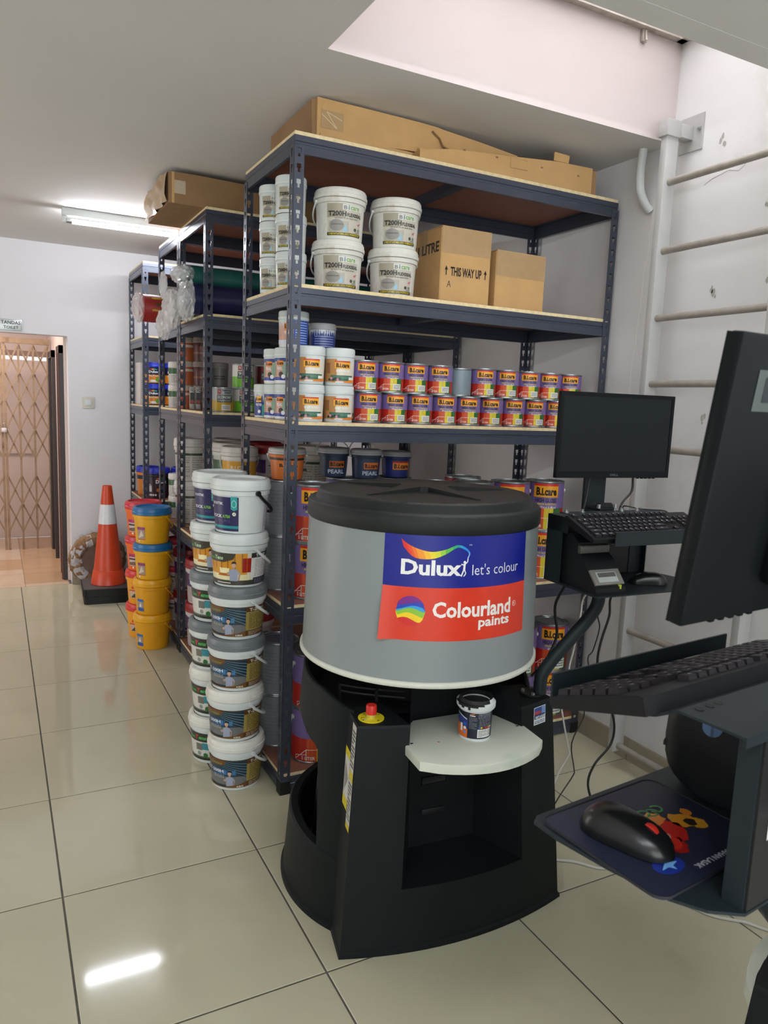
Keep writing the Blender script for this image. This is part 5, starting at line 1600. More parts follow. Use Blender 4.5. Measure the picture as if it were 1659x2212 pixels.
def tin_kit(top, low, word1, word2, numtxt, wc='20222a'):
    """flat-colour one-litre tin with a square red badge"""
    R, H = 0.0545, 0.123
    c, l = can_meshes(R, H, None)
    p = Pr(on_cyl(R, R, H), 0.008)
    C = math.pi * R
    p.rect(-C, 0.006, C, H * 0.48, low).rect(-C, H * 0.48, C, H - 0.006, top)
    p.rect(-0.038, H * 0.74, -0.020, H * 0.92, 'b02436', 1).rect(-0.034, H * 0.78, -0.024, H * 0.88, top, 2).rect(-0.031, H * 0.78, -0.027, H * 0.84, 'b02436', 3)
    p.text('NIPPON', -0.014, H * 0.845, 0.034, H * 0.915, wc, 1, 0.04).text('PAINT', -0.002, H * 0.755, 0.034, H * 0.825, wc, 1, 0.04)
    p.rect(-0.040, H * 0.40, 0.040, H * 0.70, '4d5450', 1)
    p.text(word1, -0.036, H * 0.55, 0.034, H * 0.665, 'd4dad4', 2, 0.02).text(word2, -0.036, H * 0.44, 0.030, H * 0.51, 'c4cac4', 2, 0.01)
    p.rect(-0.016, H * 0.08, 0.030, H * 0.30, 'dcdcd4', 1).para(-0.013, H * 0.12, 0.027, H * 0.27, 3, '44443f', 2, 0.4)
    return [('can', c), ('lid', l), ('label_sleeve', p.mb().mesh('label_sleeve', 40))]
K_n9 = tin_kit('d0d4cc', '6bb22c', '9000', 'GLOSS FINISH', '9000')
K_ne = tin_kit('9aa09e', 'b89418', 'ECONOMY', 'UNDERCOAT', '')
K_na = tin_kit('5a1820', '4a141c', 'ACRYLIC 5170', 'WALL SEALER', '', 'c86a70')

def small_tub(R, H, bodyc, lidc, design):
    t, l = tub_meshes(R, H, mat('pail_' + bodyc, bodyc, 0.4), mat('pail_lid_' + lidc, lidc, 0.4), 26)
    p = Pr(on_cyl(R * 0.94, R * 0.98, H), R * 0.2)
    Z = lambda t_: 0.006 + 0.70 * H * t_
    C = 1.7 * R
    if design == 'green':
        p.rect(-C, Z(0), C, Z(1), 'b8b8b2').rect(-C, Z(.62), 0.25 * R, Z(.97), '2f5a34', 1).para(-0.6 * R, Z(.08), 0.5 * R, Z(.56), 6, '7a7c78', 1, 0.4)
    elif design == 'orange':
        p.rect(-C, Z(0), C, Z(1), 'c86a38').rect(-C, Z(.75), C, Z(.9), 'e4d4c4', 1).rect(-0.4 * R, Z(.2), .2 * R, Z(.7), 'a04020', 1)
    elif design == 'dark':
        p.rect(-C, Z(0), C, Z(1), '4a2222').rect(-C, Z(.35), C, Z(.48), '7a4a2c', 1).rect(-0.5 * R, Z(.55), 0.5 * R, Z(.8), '6a2c28', 1)
    elif design == 'grey':
        p.rect(-C, Z(0), C, Z(1), '7a7672').rect(-0.7 * R, Z(.5), .7 * R, Z(.56), '3a3836', 1).rect(-0.7 * R, Z(.36), .7 * R, Z(.42), '3a3836', 1)
    else:
        p.rect(-C, Z(0), C, Z(.55), 'd8841f').rect(-C, Z(.55), C, Z(1), '1b1f3c', 1).text('Dulux', -0.55 * R, Z(.66), 0.55 * R, Z(.82), 'eef0f4', 2, 0.04)
        for k, c in enumerate(('d8381c', 'e8961c', '6ab03a', '2a90c8')):
            p.rect((-.4 + .2 * k) * R, Z(.86), (-.2 + .2 * k) * R, Z(.93), c, 2)
        p.text('EasyClean', -0.55 * R, Z(.40), 0.55 * R, Z(.52), 'f4ead8', 2, 0.02).rect(-.4 * R, Z(.05), .45 * R, Z(.20), 'e6e4e0', 2).disc(.45 * R, Z(.22), .25 * R, '6aa03a', 3, 10)
    return [('tub', t), ('lid', l), ('label', p.mb().mesh('label', 40))]
K_sg = small_tub(0.050, 0.137, 'c8c6c0', 'cccac6', 'green')
K_so = small_tub(0.050, 0.137, 'c86a38', 'd2c6b8', 'orange')
K_sd = small_tub(0.050, 0.137, '4a2222', '8a7a70', 'dark')
K_sgr = small_tub(0.050, 0.137, '7a7672', '8a8682', 'grey')
K_sdl = small_tub(0.060, 0.150, '1b1f3c', '1f35b4', 'dlx')
def blank_can(R, H, c1, c2, split=0.0, lidm=None, handle=False):
    c, l = can_meshes(R, H, None, 36, lidm)
    p = Pr(on_cyl(R, R, H), R * 0.14)
    C = math.pi * R
    p.rect(-C, 0.007, C, H - 0.007, c1)
    if c2:
        p.rect(-C, 0.007, C, 0.007 + (H - 0.014) * split, c2, 1)
    p.para(-0.75 * R, 0.2 * H, 0.7 * R, 0.85 * H, 10, '5d6468', 2, 0.3)
    k = [('can', c), ('lid', l), ('label_sleeve', p.mb().mesh('label_sleeve', 40))]
    if handle:
        k.append(('handle', bail(R + 0.0034, H * 0.80, 0.10, R_(118), M_white, 0.0022).mesh('handle')))
    return k
K_gcan = blank_can(0.048, 0.112, '7b8c94', None)
K_gcan5 = blank_can(0.0845, 0.219, '6c7174', '6c7174', 0.1, mat('lid_lilac', '7d7d94', 0.35, metal=0.3), True)
K_redcan = blank_can(0.082, 0.219, '8c1c1c', None, 0, None, True)
K_orcan = blank_can(0.080, 0.215, 'b8352a', 'c8701e', 0.45, None, True)
def tin_box_kit():
    b = MB().rbox(-0.014, 0.014, -0.014, 0.014, 0, 0.125, 0.003, mat('tin_white', 'c8c4be', 0.35, metal=0.3))
    p = Pr(on_plane((0, -0.014, 0), (1, 0, 0), (0, 0, 1)), 0).text('SC', -0.011, 0.100, 0.011, 0.118, '2a2826', 1, 0.03).rect(-0.012, 0.03, 0.012, 0.095, '2c2c30').disc(0, 0.042, 0.011, 'b04a2c', 1, 12)
    return [('tin', b.mesh('tin')), ('label', p.mb().mesh('label', 0))]
K_tin = tin_box_kit()
# ================================================================ stock placed on floor and racks
def face(x, y):
    return -math.atan2(x, y)                 # turn the label towards the aisle's front
ORD = ['first', 'second', 'third', 'fourth', 'fifth', 'sixth', 'seventh', 'eighth', 'ninth', 'tenth']
Z1, Z2, Z3, Z4, Z5 = LEVELS
e = 0.0004

# white pails on the floor beside the nearest rack
gw = 'white pails stacked in the aisle'
x, y = 0.797, 2.701
for k, (kit, lab) in enumerate((
        (K_t200w, 'bottom pail of the front white stack, brown and blue label, white lid'),
        (K_t200w, 'brown-labelled pail with white lid, second from the floor in the front white stack'),
        (K_t200g, 'brown-labelled pail with grey lid, third from the floor in the front white stack'),
        (K_t200g, 'brown-labelled pail with grey lid, just below the yellow-labelled pail of the front stack'),
        (K_bath, 'white pail with yellow bathroom label and white lid in the front white stack'),
        (K_a750, 'white pail with navy label and black handle topping the front white stack'))):
    inst(kit, 'paint_pail', lab, 'pail', (x + (0.004, -0.003, 0.0, 0.003, 0.006, 0.010)[k], y, k * 0.2003 + e), face(x, y) + R_((4, 0, 3, -2, 0, 3)[k]), gw)
x, y = 0.783, 2.945
for k, (kit, lab) in enumerate((
        (K_greyw, 'bottom pail of the rear white stack, partly hidden by the front stack'),
        (K_greyw, 'white-lidded pail with green lettering, second from the floor in the rear white stack'),
        (K_greyg, 'grey-lidded pail with green lettering, third from the floor in the rear white stack'),
        (K_greyg, 'grey-lidded pail with green lettering, fourth from the floor in the rear white stack'),
        (K_bath, 'yellow bathroom-label pail in the rear white stack, just under its top pail'),
        (K_a750, 'navy-labelled white pail topping the rear white stack'))):
    inst(kit, 'paint_pail', lab, 'pail', (x + (0, .003, -.002, .002, .004, .012)[k], y, k * 0.2003 + e), face(x, y) + R_((-6, -4, -7, -3, -5, 4)[k]), gw)
# yellow and orange pails further back
gy = 'yellow and orange grout pails in the aisle'
x, y = 0.798, 4.454
for k, (kit, lab) in enumerate(((K_yy, 'bottom yellow pail of the front yellow stack'), (K_yy, 'yellow-lidded yellow pail, second from the floor'), (K_yb, 'yellow pail with blue lid, the lower of the two'), (K_yb, 'yellow pail with blue lid topping the stack beside the traffic cone'))):
    inst(kit, 'grout_pail', lab, 'pail', (x + (0, .002, .004, .001)[k], y, k * 0.2118 + e), face(x, y) + R_(2 * k), gy)
x, y = 0.792, 4.70
for k, (kit, lab) in enumerate(((K_yr, 'bottom pail of the red-lidded stack behind the yellow pails'), (K_yr, 'yellow pail with red lid, second from the floor behind the yellow stack'), (K_orr, 'orange pail with red lid, third from the floor behind the yellow stack'), (K_orr, 'orange pail with red lid topping the stack behind the yellow pails'))):
    inst(kit, 'grout_pail', lab, 'pail', (x, y, k * 0.2118 + e), face(x, y) + R_(1 - k), gy)

# --- nearest rack, second shelf from the top
g = 'sealant pails on the upper shelf'
for sx, nm in ((1.152, 'left'), (1.385, 'right')):
    for k in range(2):
        inst(K_fx, 'sealant_pail', 'large white sealant pail, %s of the %s-hand pair on the upper shelf' % (('lower', 'upper')[k], nm), 'pail', (sx + 0.004 * k, 2.652, Z2 + k * 0.1803 + e), R_(-28 + 4 * k - 4 * (nm == 'right')), g)
g = 'small sealant tubs behind the rack post'
for sx, sy, nm in ((0.986, 2.70, 'front'), (0.975, 2.855, 'rear')):
    for k in range(3):
        inst(K_fs, 'sealant_tub', 'small white sealant tub, %s of the %s column behind the front rack post' % (('lowest', 'middle', 'top')[k], nm), 'tub', (sx - 0.003 * k, sy, Z2 + k * 0.1313 + e), R_(-50 + 6 * k), g)
def carton(name, label, x0, x1, y0, y1, z0, h, rz, deco=None, m=M_card):
    cx, cy = (x0 + x1) / 2, (y0 + y1) / 2
    w, d = (x1 - x0) / 2, (y1 - y0) / 2
    t = thing(name, label, 'box', (cx, cy, z0 + e), rz, 'cardboard boxes')
    obj('box_body', MB().rbox(-w, w, -d, d, 0, h - 0.003, 0.004, m, 1), t)
    for s in (-1, 1):
        f = MB().box(-w + 0.002, w - 0.002, *sorted((s * 0.002, s * (d - 0.001))), h - 0.003, h, m)
        obj('top_flap', f, t)
    tp = MB().box(-0.025, 0.025, -d - 0.0008, d + 0.0008, h - 0.0002, h + 0.0006, M_tape)
    tp = MB().box(-w - 0.0008, w + 0.0008, -0.03, 0.03, h - 0.0002, h + 0.0006, M_tape)
    tp.box(-w - 0.0008, -w - 0.0002, -0.03, 0.03, h - 0.09, h, M_tape)
    tp.box(-w * 0.98, w * 0.98, -d - 0.0008, -d - 0.0002, h - 0.10, h - 0.002, M_tape)
    obj('clear_tape', tp, t)
    if deco:
        p = Pr(on_plane((0, -d, 0), (1, 0, 0), (0, 0, 1)), 0)
        q = Pr(on_plane((-w, 0, 0), (0, -1, 0), (0, 0, 1)), 0)
        q2 = Pr(on_plane((-w, 0, 0), (0, -1, 0), (0, 0, 1)), 0)
        deco(p, q, q2, w, d, h)
        obj('print', p.mb(), t)
        obj('side_print', q.mb(), t)
        obj('side_print', q2.mb(), t)
    return t
def deco1(p, q, q2, w, d, h):
    p.text('THIS WAY UP', -0.070, 0.105, 0.074, 0.140, '1c1814', 1, 0.03)
    for u in (-0.090, 0.092):
        p.rect(u - 0.002, 0.106, u + 0.002, 0.128, '1c1814', 1).poly([(u - 0.007, 0.126), (u + 0.007, 0.126), (u, 0.142)], '1c1814', 1)
    p.line([(-0.085, 0.060), (-0.075, 0.085), (-0.068, 0.062)], 0.0022, '2a2420', 1).line([(-0.080, 0.070), (-0.070, 0.071)], 0.002, '2a2420', 1)
    q.text('6X1', -0.125, 0.195, -0.035, 0.235, '2a211a', 1, 0.03)
    q2.text('LITRE', -0.010, 0.195, 0.125, 0.235, '2a211a', 1, 0.03)
carton('litre_carton', 'cardboard box printed THIS WAY UP on the upper shelf', 1.558, 1.790, 2.575, 2.86, Z2, 0.290, R_(-1), deco1)
carton('plain_carton', 'smaller plain cardboard box at the right of the upper shelf', 1.815, 2.068, 2.575, 2.84, Z2, 0.232, R_(0.5))
o = obj('loose_lid', MB().lathe([(0, 0), (0.052, 0), (0.055, 0.004), (0.055, 0.010), (0.048, 0.012), (0, 0.011)], 28, M_white), None, (1.66, 2.68, Z2 + 0.2912))
tag(o, 'loose round white lid lying on top of the printed cardboard box', 'lid')

# --- nearest rack, middle shelf
g = 'white tubs with green labels on the middle shelf'
for r in range(2):
    for c, sx in enumerate((1.0205, 1.1395)):
        inst(K_easy, 'paint_tub', '%s white tub with yellow and green label in the %s row beside the rack post' % (('left', 'right')[c], ('lower', 'upper')[r]), 'tub', (sx, 2.580, Z3 + r * 0.1348 + e), R_(-28 + 2 * c), g)
g = 'tubs at the end of the middle shelf'
for kit, sx, sy, r, lab in ((K_pearl, 0.990, 2.700, 0, 'white tub with pink label, lower row, right behind the front rack post'), (K_pearl, 0.988, 2.818, 0, 'white tub with pink label, middle one of the lower row at the shelf end'), (K_sea, 0.985, 2.936, 0, 'white tub with navy and green label at the back of the shelf end'), (K_pearl, 0.988, 2.700, 1, 'white tub with pink label, upper row, right behind the front rack post'), (K_pearl, 0.985, 2.818, 1, 'white tub with pink label, upper row, farther from the post'), (K_pearlb, 0.998, 2.690, 2, 'single white tub with blue side on top of the tub pile')):
    inst(kit, 'paint_tub', lab, 'tub', (sx, sy, Z3 + r * 0.1333 + e), R_(-50 if r < 2 else -32), g)
inst(K_weather2, 'paint_tub', 'navy tub glimpsed between the tubs with green labels, lower one', 'tub', (1.118, 2.700, Z3 + e), R_(-10), g)
inst(K_weather2, 'paint_tub', 'navy tub glimpsed between the tubs with green labels, upper one', 'tub', (1.118, 2.700, Z3 + 0.1348 + e), R_(-10), g)
inst(K_weather, 'paint_tub', 'dark blue tub with grey lid on top of the tubs', 'tub', (1.125, 2.715, Z3 + 0.2696 + e), R_(-24), g)
g = 'purple gloss tins on the middle shelf'
for k in range(9):
    inst(K_g1, 'gloss_tin', '%s small purple gloss tin from the left in the lower row of the middle shelf' % ORD[k], 'tin', (1.272 + 0.1148 * k, 2.600, Z3 + e), face(1.272 + 0.1148 * k, 2.6) + R_((-3, 1, -2, 3, 0, -4, 2, -1, 1)[k] - 13), g)
xs = [1.255, 1.365, 1.474, 1.588, None, 1.802, 1.920, 2.034, 2.148, 2.262]
n = 0
for k, sx in enumerate(xs):
    if sx is None:
        inst(K_gcan, 'steel_tin', 'grey-blue tin with its back turned, between the purple tins of the upper row', 'tin', (1.697, 2.618, Z3 + 0.1169 + e), R_(160))
        continue
    inst(K_g1, 'gloss_tin', '%s small purple gloss tin from the left in the upper row of the middle shelf' % ORD[n], 'tin', (sx, 2.600, Z3 + 0.1169 + e), face(sx, 2.6) + R_((2, -2, 1, -3, 0, 3, -1, 2, -2, 0)[k] - 13), g)
    n += 1

# --- nearest rack, fourth shelf
g = 'big purple gloss tins on the lower shelves'
bx = [1.075, 1.257, 1.436, 1.624, 1.809, 2.001, 2.194]
for k, sx in enumerate(bx):
    for r in range(2):
        inst(K_g5, 'gloss_tin', '%s big purple gloss tin from the left, %s row behind the grey drum' % (ORD[k], ('lower', 'upper')[r]), 'tin', (sx, 2.632, Z4 + r * 0.2194 + e), face(sx, 2.6) + R_((-4, 2, 0, -3, 3, 0, -2)[k] - 12), g)
for k, sx in enumerate((1.30, 1.52, 1.884)):
    for r in range(2 if k < 2 else 1):
        inst(K_g5, 'gloss_tin', 'big purple gloss tin in the back row behind the drum, %s stack, %s one' % (('left', 'middle', 'right')[k], ('lower', 'upper')[r]), 'tin', (sx, 2.835, Z4 + r * 0.2194 + e), 0, g)
inst(K_redcan, 'paint_tin', 'dark red tin peeping over the purple tins behind the drum', 'tin', (1.884, 2.835, Z4 + 0.2194 + 0.0155 + e if False else Z4 + 0.2194 + e), 0)
g = 'small pails behind the big purple tins'
inst(K_pearlp, 'paint_pail', 'small dark pail at the back left behind the purple tins', 'pail', (1.262, 2.885, Z4 + 0.4388 + e), R_(-20), g)
inst(K_pearlp, 'paint_pail', 'small dark pail with raised white handle above the purple tins', 'pail', (1.372, 2.800, Z4 + 0.4388 + e), R_(-12), g)
inst(K_navyp, 'paint_pail', 'small navy pail with orange label above the purple tins', 'pail', (1.535, 2.840, Z4 + 0.4388 + e), R_(-12), g)
for r in range(2):
    inst(K_gcan5, 'paint_tin', 'big grey tin at the left end of the fourth shelf, %s one' % ('lower', 'upper')[r], 'tin', (1.012, 2.803, Z4 + r * 0.2194 + e), R_(-30), 'grey tins at the rack end')
inst(K_orp, 'paint_pail', 'small orange pail with white lid just behind the front rack post', 'pail', (1.022, 2.795, Z4 + 0.4388 + e), R_(-30), g)
inst(K_5640, 'paint_pail', 'yellow pail with white numbers at the rear left of the fourth shelf', 'pail', (1.022, 2.990, Z4 + e), R_(-25))
# --- nearest rack, bottom shelf
g = 'big purple gloss tins on the lower shelves'
for k, sx in enumerate((1.095, 1.28, 2.10, 2.285)):
    for r in range(2):
        inst(K_g5, 'gloss_tin', '%s big purple gloss tin from the left on the bottom shelf, %s row' % (ORD[k], ('lower', 'upper')[r]), 'tin', (sx, 2.632, Z5 + r * 0.2194 + e), face(sx, 2.6) + R_((6, 0, -3, 4)[k] - 10), g)
for r in range(2):
    inst(K_gcan5, 'paint_tin', 'big grey tin with lilac lid at the left end of the bottom shelf, %s one' % ('lower', 'upper')[r], 'tin', (1.012, 2.825, Z5 + r * 0.2194 + e), R_(-40), 'grey tins at the rack end')

# --- second rack
g = 'flat-coloured tins on the second rack'
for kit, sx, sy, r, lab in ((K_ne, 1.036, 3.800, 0, 'grey and yellow undercoat tin on the second rack'), (K_n9, 1.155, 3.815, 0, 'white and green tin, the lower one on the second rack'), (K_n9, 1.146, 3.820, 1, 'white and green tin, the upper one on the second rack'), (K_na, 1.275, 3.835, 0, 'dark red sealer tin, lower one on the second rack'), (K_na, 1.275, 3.835, 1, 'dark red sealer tin, upper one on the second rack'), (K_na, 1.395, 3.840, 0, 'dark red sealer tin farthest right, lower one'), (K_na, 1.395, 3.840, 1, 'dark red sealer tin farthest right, upper one')):
    inst(kit, 'paint_tin', lab, 'tin', (sx, sy, Z3 + r * 0.1235 + e), R_(-4), g)
g = 'tall pails on the lower shelves of the far racks'
for kit, sx, sy, z, r, lab in ((K_5640, 1.141, 3.850, Z4, 0, 'yellow pail with white numbers, lower one on the second rack'), (K_5640, 1.141, 3.850, Z4, 1, 'yellow pail with white numbers, upper one on the second rack'), (K_green, 1.160, 4.080, Z4, 0, 'tall white pail with dark green label behind the yellow pails, lower'), (K_green, 1.160, 4.080, Z4, 1, 'tall white pail with dark green label behind the yellow pails, upper'), (K_redp, 1.354, 3.930, Z4, 0, 'white pail with dark red lid on the second rack, lower'), (K_redp, 1.354, 3.930, Z4, 1, 'white pail with dark red lid on the second rack, upper'), (K_white, 1.575, 3.90, Z4, 0, 'grey-white pail right of the red-lidded pails, lower'), (K_white, 1.575, 3.90, Z4, 1, 'grey-white pail right of the red-lidded pails, upper'), (K_redp, 1.38, 4.16, Z4, 0, 'white pail with dark red lid in the back row, lower'), (K_redp, 1.38, 4.16, Z4, 1, 'white pail with dark red lid in the back row, upper')):
    inst(kit, 'paint_pail', lab, 'pail', (sx, sy, z + r * 0.2525 + e), R_(-16), g)
inst(K_orcan, 'paint_tin', 'red and orange tin at the end of the bottom shelf of the second rack', 'tin', (1.035, 3.86, Z5 + e), R_(-20))
inst(K_orcan, 'paint_tin', 'red and orange tin stacked as the upper one at the end of the second rack', 'tin', (1.035, 3.86, Z5 + 0.2154 + e), R_(-20))
for k, (sx, sy) in enumerate(((1.03, 4.15), (1.26, 3.90), (1.26, 4.13))):
    for r in range(2):
        inst(K_redp, 'paint_pail', 'red-lidded white pail on the bottom shelf of the second rack, %s stack, %s one' % (('end', 'front', 'back')[k], ('lower', 'upper')[r]), 'pail', (sx, sy, Z5 + r * 0.2525 + e), R_(-20), g)

# --- third rack
g = 'small tubs on the third rack'
for kit, sx, sy, n_, nm in ((K_sg, 0.985, 4.66, 2, 'white tub with green label'), (K_so, 1.00, 4.49, 3, 'orange tub'), (K_sd, 1.075, 4.405, 3, 'dark red tub'), (K_sgr, 1.185, 4.42, 2, 'grey tub')):
    for r in range(n_):
        inst(kit, 'paint_tub', '%s on the third rack, %s of its column' % (nm, ('lowest', 'second', 'topmost')[r]), 'tub', (sx, sy, Z3 + r * 0.1374 + e), R_(-18), g)
for k in range(2):
    inst(K_tin, 'narrow_tin', '%s narrow white tin standing behind the second rack post' % ('left', 'right')[k], 'tin', (1.005 + 0.034 * k, 4.350 - 0.004 + 0.0 * k, Z3 + e), R_(-8), 'narrow tins')
g = 'tall pails on the lower shelves of the far racks'
for kit, sx, sy, z, n_, nm in ((K_white, 1.035, 4.480, Z4, 2, 'tall white pail in the corner of the third rack'), (K_white, 1.26, 4.47, Z4, 2, 'tall white pail further along the third rack'), (K_redp, 1.03, 4.48, Z5, 2, 'red-lidded pail on the bottom shelf of the third rack')):
    for r in range(n_):
        inst(kit, 'paint_pail', '%s, %s one' % (nm, ('lower', 'upper')[r]), 'pail', (sx, sy, z + r * 0.2525 + e), R_(-14), g)
for r in range(2):
    inst(K_sg, 'paint_tub', 'white tub with green label on the fourth shelf of the third rack, %s one' % ('lower', 'upper')[r], 'tub', (0.985, 4.66, Z4 + r * 0.1374 + e), R_(-14))
for r in range(3):
    inst(K_redlow, 'paint_pail', 'narrow red-lidded pail at the end of the third rack bottom shelf, %s one' % ('lowest', 'second', 'topmost')[r], 'pail', (1.0, 4.70, Z5 + r * 0.1755 + e), R_(-10), g)

# --- farthest rack
for r in range(2):
    inst(K_sdl, 'paint_tub', 'orange and navy tub with blue lid on the farthest rack, %s one' % ('lower', 'upper')[r], 'tub', (1.012, 5.56, Z3 + r * 0.1504 + e), R_(-10), 'blue-lidded tubs')
    inst(K_sdl, 'paint_tub', 'second-column orange and navy tub on the farthest rack, %s one' % ('lower', 'upper')[r], 'tub', (1.145, 5.57, Z3 + r * 0.1504 + e), R_(-10), 'blue-lidded tubs')
bx_ = thing('white_carton', 'tall white box with a red mark at the end of the farthest rack', 'box', (0.985, 5.73, Z3 + e), R_(2))
obj('box_body', MB().rbox(-0.055, 0.055, -0.07, 0.07, 0, 0.30, 0.003, mat('carton_white', 'cfc9c4', 0.6)), bx_)
obj('print', Pr(on_plane((-0.02, -0.07, 0), (1, 0, 0), (0, 0, 1)), 0).disc(0, 0.25, 0.016, 'b83a34').rect(-0.02, 0.20, 0.03, 0.215, 'd8c24a').para(-0.025, 0.04, 0.06, 0.18, 9, '9a9490', 0, 0.35).mb(), bx_)
g = 'blue-lidded pails on the farthest rack'
inst(K_decor, 'paint_pail', 'dark purple pail with blue lid in front on the farthest rack', 'pail', (1.040, 5.60, Z4 + e), R_(-10), g)
inst(K_decoro, 'paint_pail', 'orange pail with blue lid at the end of the farthest rack', 'pail', (1.010, 5.80, Z4 + e), R_(-10), g)
inst(K_decor, 'paint_pail', 'dark purple pail with blue lid second from the left on the farthest rack', 'pail', (1.235, 5.60, Z4 + e), R_(-10), g)

# --- sample can on the machine tray
def sample_kit():
    R, H = 0.0465, 0.116
    b = MB().lathe([(0, 0.002), (R * 0.92, 0.002), (R * 0.96, 0), (R * 0.965, 0.006), (R, 0.088), (R + 0.006, 0.0885), (R + 0.008, 0.092), (R + 0.008, 0.104), (R + 0.002, 0.1075), (R - 0.001, 0.116), (R - 0.004, 0.116), (R - 0.006, 0.100), (0, 0.098)], 44, M_white)
    kit = [('tub', b.mesh('tub', 40))]
    pn = MB().lathe([(R - 0.0055, 0.101), (R - 0.0055, 0.1155), (R - 0.003, 0.1165), (R - 0.0005, 0.1163)], 44, M_dark)
    pn.lathe([(0, 0.1005), (R - 0.0055, 0.1005)], 44, M_dark)
    kit.append(('black_paint', pn.mesh('black_paint', 40)))
    q = Pr(on_cyl(R + 0.002, R + 0.0085, 0.1, 0, 0.0, 0.0), 0)
    drips = MB()
    def dr(u, v, l):
        a = u / R
        if v < 0.104:
            r = R + 0.0088
        elif v < 0.1075:
            r = R + 0.0088 - (v - 0.104) / 0.0035 * 0.006
        else:
            r = R + 0.0028 - (v - 0.1075) / 0.009 * 0.0026
        return (r * math.sin(a), -r * math.cos(a), v)
    q = Pr(dr, 0.006)
    for ua, ub, vb in ((-0.070, -0.050, 0.1042), (-0.050, -0.038, 0.0985), (-0.038, -0.030, 0.0945), (-0.030, -0.020, 0.0995), (-0.020, -0.014, 0.0925), (-0.014, 0.004, 0.1), (0.004, 0.020, 0.1042), (0.020, 0.040, 0.1075)):
        zs = [vb] + [z for z in (0.104, 0.1075, 0.1165) if z > vb + 1e-5]
        for za, zb in zip(zs, zs[1:]):
            q.rect(ua, za, ub, zb, M_dark)
    kit.append(('paint_drip', q.mb().mesh('paint_drip', 40)))
    p = Pr(on_cyl(R * 0.965, R, 0.088), 0.007)
    p.rect(-0.13, 0.008, 0.13, 0.082, '12152a')
    p.poly([(-0.075, 0.008), (-0.022, 0.008), (-0.022, 0.034), (-0.075, 0.050)], 'd8661c', 1).poly([(-0.075, 0.050), (-0.022, 0.036), (-0.022, 0.060), (-0.075, 0.070)], '24367c', 1)
    p.line([(-0.060, 0.074), (-0.024, 0.062)], 0.003, 'c9cdd2', 2)
    for k in range(3):
        p.disc(-0.030, 0.024 + 0.012 * k, 0.0045, ('3a78c0', 'd8dce0', '2a5aa8')[k], 2, 10)
    p.rect(-0.046, 0.024, -0.038, 0.046, 'dcdcd8', 2)
    p.text('Dulux', -0.016, 0.0725, -0.001, 0.077, 'eef0f4', 1, 0.04).poly([(-0.016, 0.079), (-0.010, 0.0775), (-0.004, 0.0785), (-0.002, 0.081), (-0.010, 0.080)], 'd87a2a', 1)
    p.para(-0.018, 0.036, 0.004, 0.070, 9, '7c8290', 1, 0.35).para(0.010, 0.044, 0.046, 0.066, 7, '7c8290', 1, 0.4)
    p.line([(0.008, 0.068), (0.046, 0.068), (0.046, 0.080), (0.008, 0.080), (0.008, 0.068)], 0.0008, 'a8acb8', 1).para(0.011, 0.070, 0.044, 0.079, 3, '9aa0ac', 1, 0.4)
    for k, c in enumerate(('2a58b0', 'd8cc2a', '6a2c20', 'b02a22', 'b83a2a', 'd8a24a', 'e0d0b0')):
        p.rect(0.008 + 0.0062 * k, 0.0385, 0.0135 + 0.0062 * k, 0.043, c, 1)
    p.rect(0.006, 0.012, 0.048, 0.036, 'dcdcd8', 1).para(0.009, 0.014, 0.034, 0.034, 8, '3c3c3a', 2, 0.4).para(0.037, 0.016, 0.047, 0.034, 6, '3c3c3a', 2, 0.4)
    kit.append(('label', p.mb().mesh('label', 40)))
    return kit
MA = local(1.165, 1.961, R_(-3.2))
SP = MA @ Vector((0.020, -0.335, 0.5854))
inst(sample_kit(), 'sample_tub', 'open white tub of black paint with navy label standing on the machine tray', 'tub', SP, R_(-33))

# ================================================================ things on top of the racks
def crumple(mb_, amp, seed, keep=()):
    r = random.Random(seed)
    mb_.v = [(x + r.uniform(-amp, amp), y + r.uniform(-amp, amp), z + r.uniform(-amp, amp)) for x, y, z in mb_.v]
    return mb_
def slab(pts_front, pts_back, m):
    """long carton from matching front/back cross-sections: list of (x, z_bottom, z_top) at y front and y back"""
    b = MB()
    vs = []
    for (x, zb, zt, yf_, yb_) in pts_front:
        vs += [(x, yf_, zb), (x, yf_, zt), (x, yb_, zt), (x, yb_, zb)]
    n_ = len(pts_front)
    fs = []
    for i in range(n_ - 1):
        for j in range(4):
            fs.append((i * 4 + j, i * 4 + (j + 1) % 4, (i + 1) * 4 + (j + 1) % 4, (i + 1) * 4 + j))
    fs += [(0, 1, 2, 3), tuple((n_ - 1) * 4 + k for k in (3, 2, 1, 0))]
    return b.add(vs, fs, m)
zt = Z1 + 0.001
t = thing('flat_carton', 'long battered cardboard carton leaning on top of the nearest rack', 'box', (0, 0, 0), 0, 'cardboard boxes')
sec = [(1.035, zt + 0.028, 2.548, 2.60, 3.06), (1.25, zt + 0.034, 2.547, 2.60, 3.06), (1.45, zt + 0.044, 2.545, 2.60, 3.06), (1.53, zt + 0.062, 2.542, 2.60, 3.06), (1.56, zt + 0.078, 2.540, 2.605, 3.05), (1.72, zt + 0.085, 2.530, 2.61, 3.05), (1.92, zt + 0.095, 2.515, 2.62, 3.04)]
obj('carton_body', slab(sec, None, M_card), t)
obj('end_flap', crumple(slab([(1.02, zt + 0.005, 2.540, 2.61, 3.06), (1.034, zt + 0.005, 2.546, 2.61, 3.06)], None, M_cardd), 0.003, 2), t)
obj('torn_edge', crumple(MB().box(1.045, 1.50, 2.594, 2.599, zt + 0.024, zt + 0.034, M_card), 0.003, 3), t)
obj('hanging_flap', crumple(MB().box(1.44, 1.56, 2.585, 2.588, zt + 0.022, zt + 0.060, M_card), 0.003, 4), t)
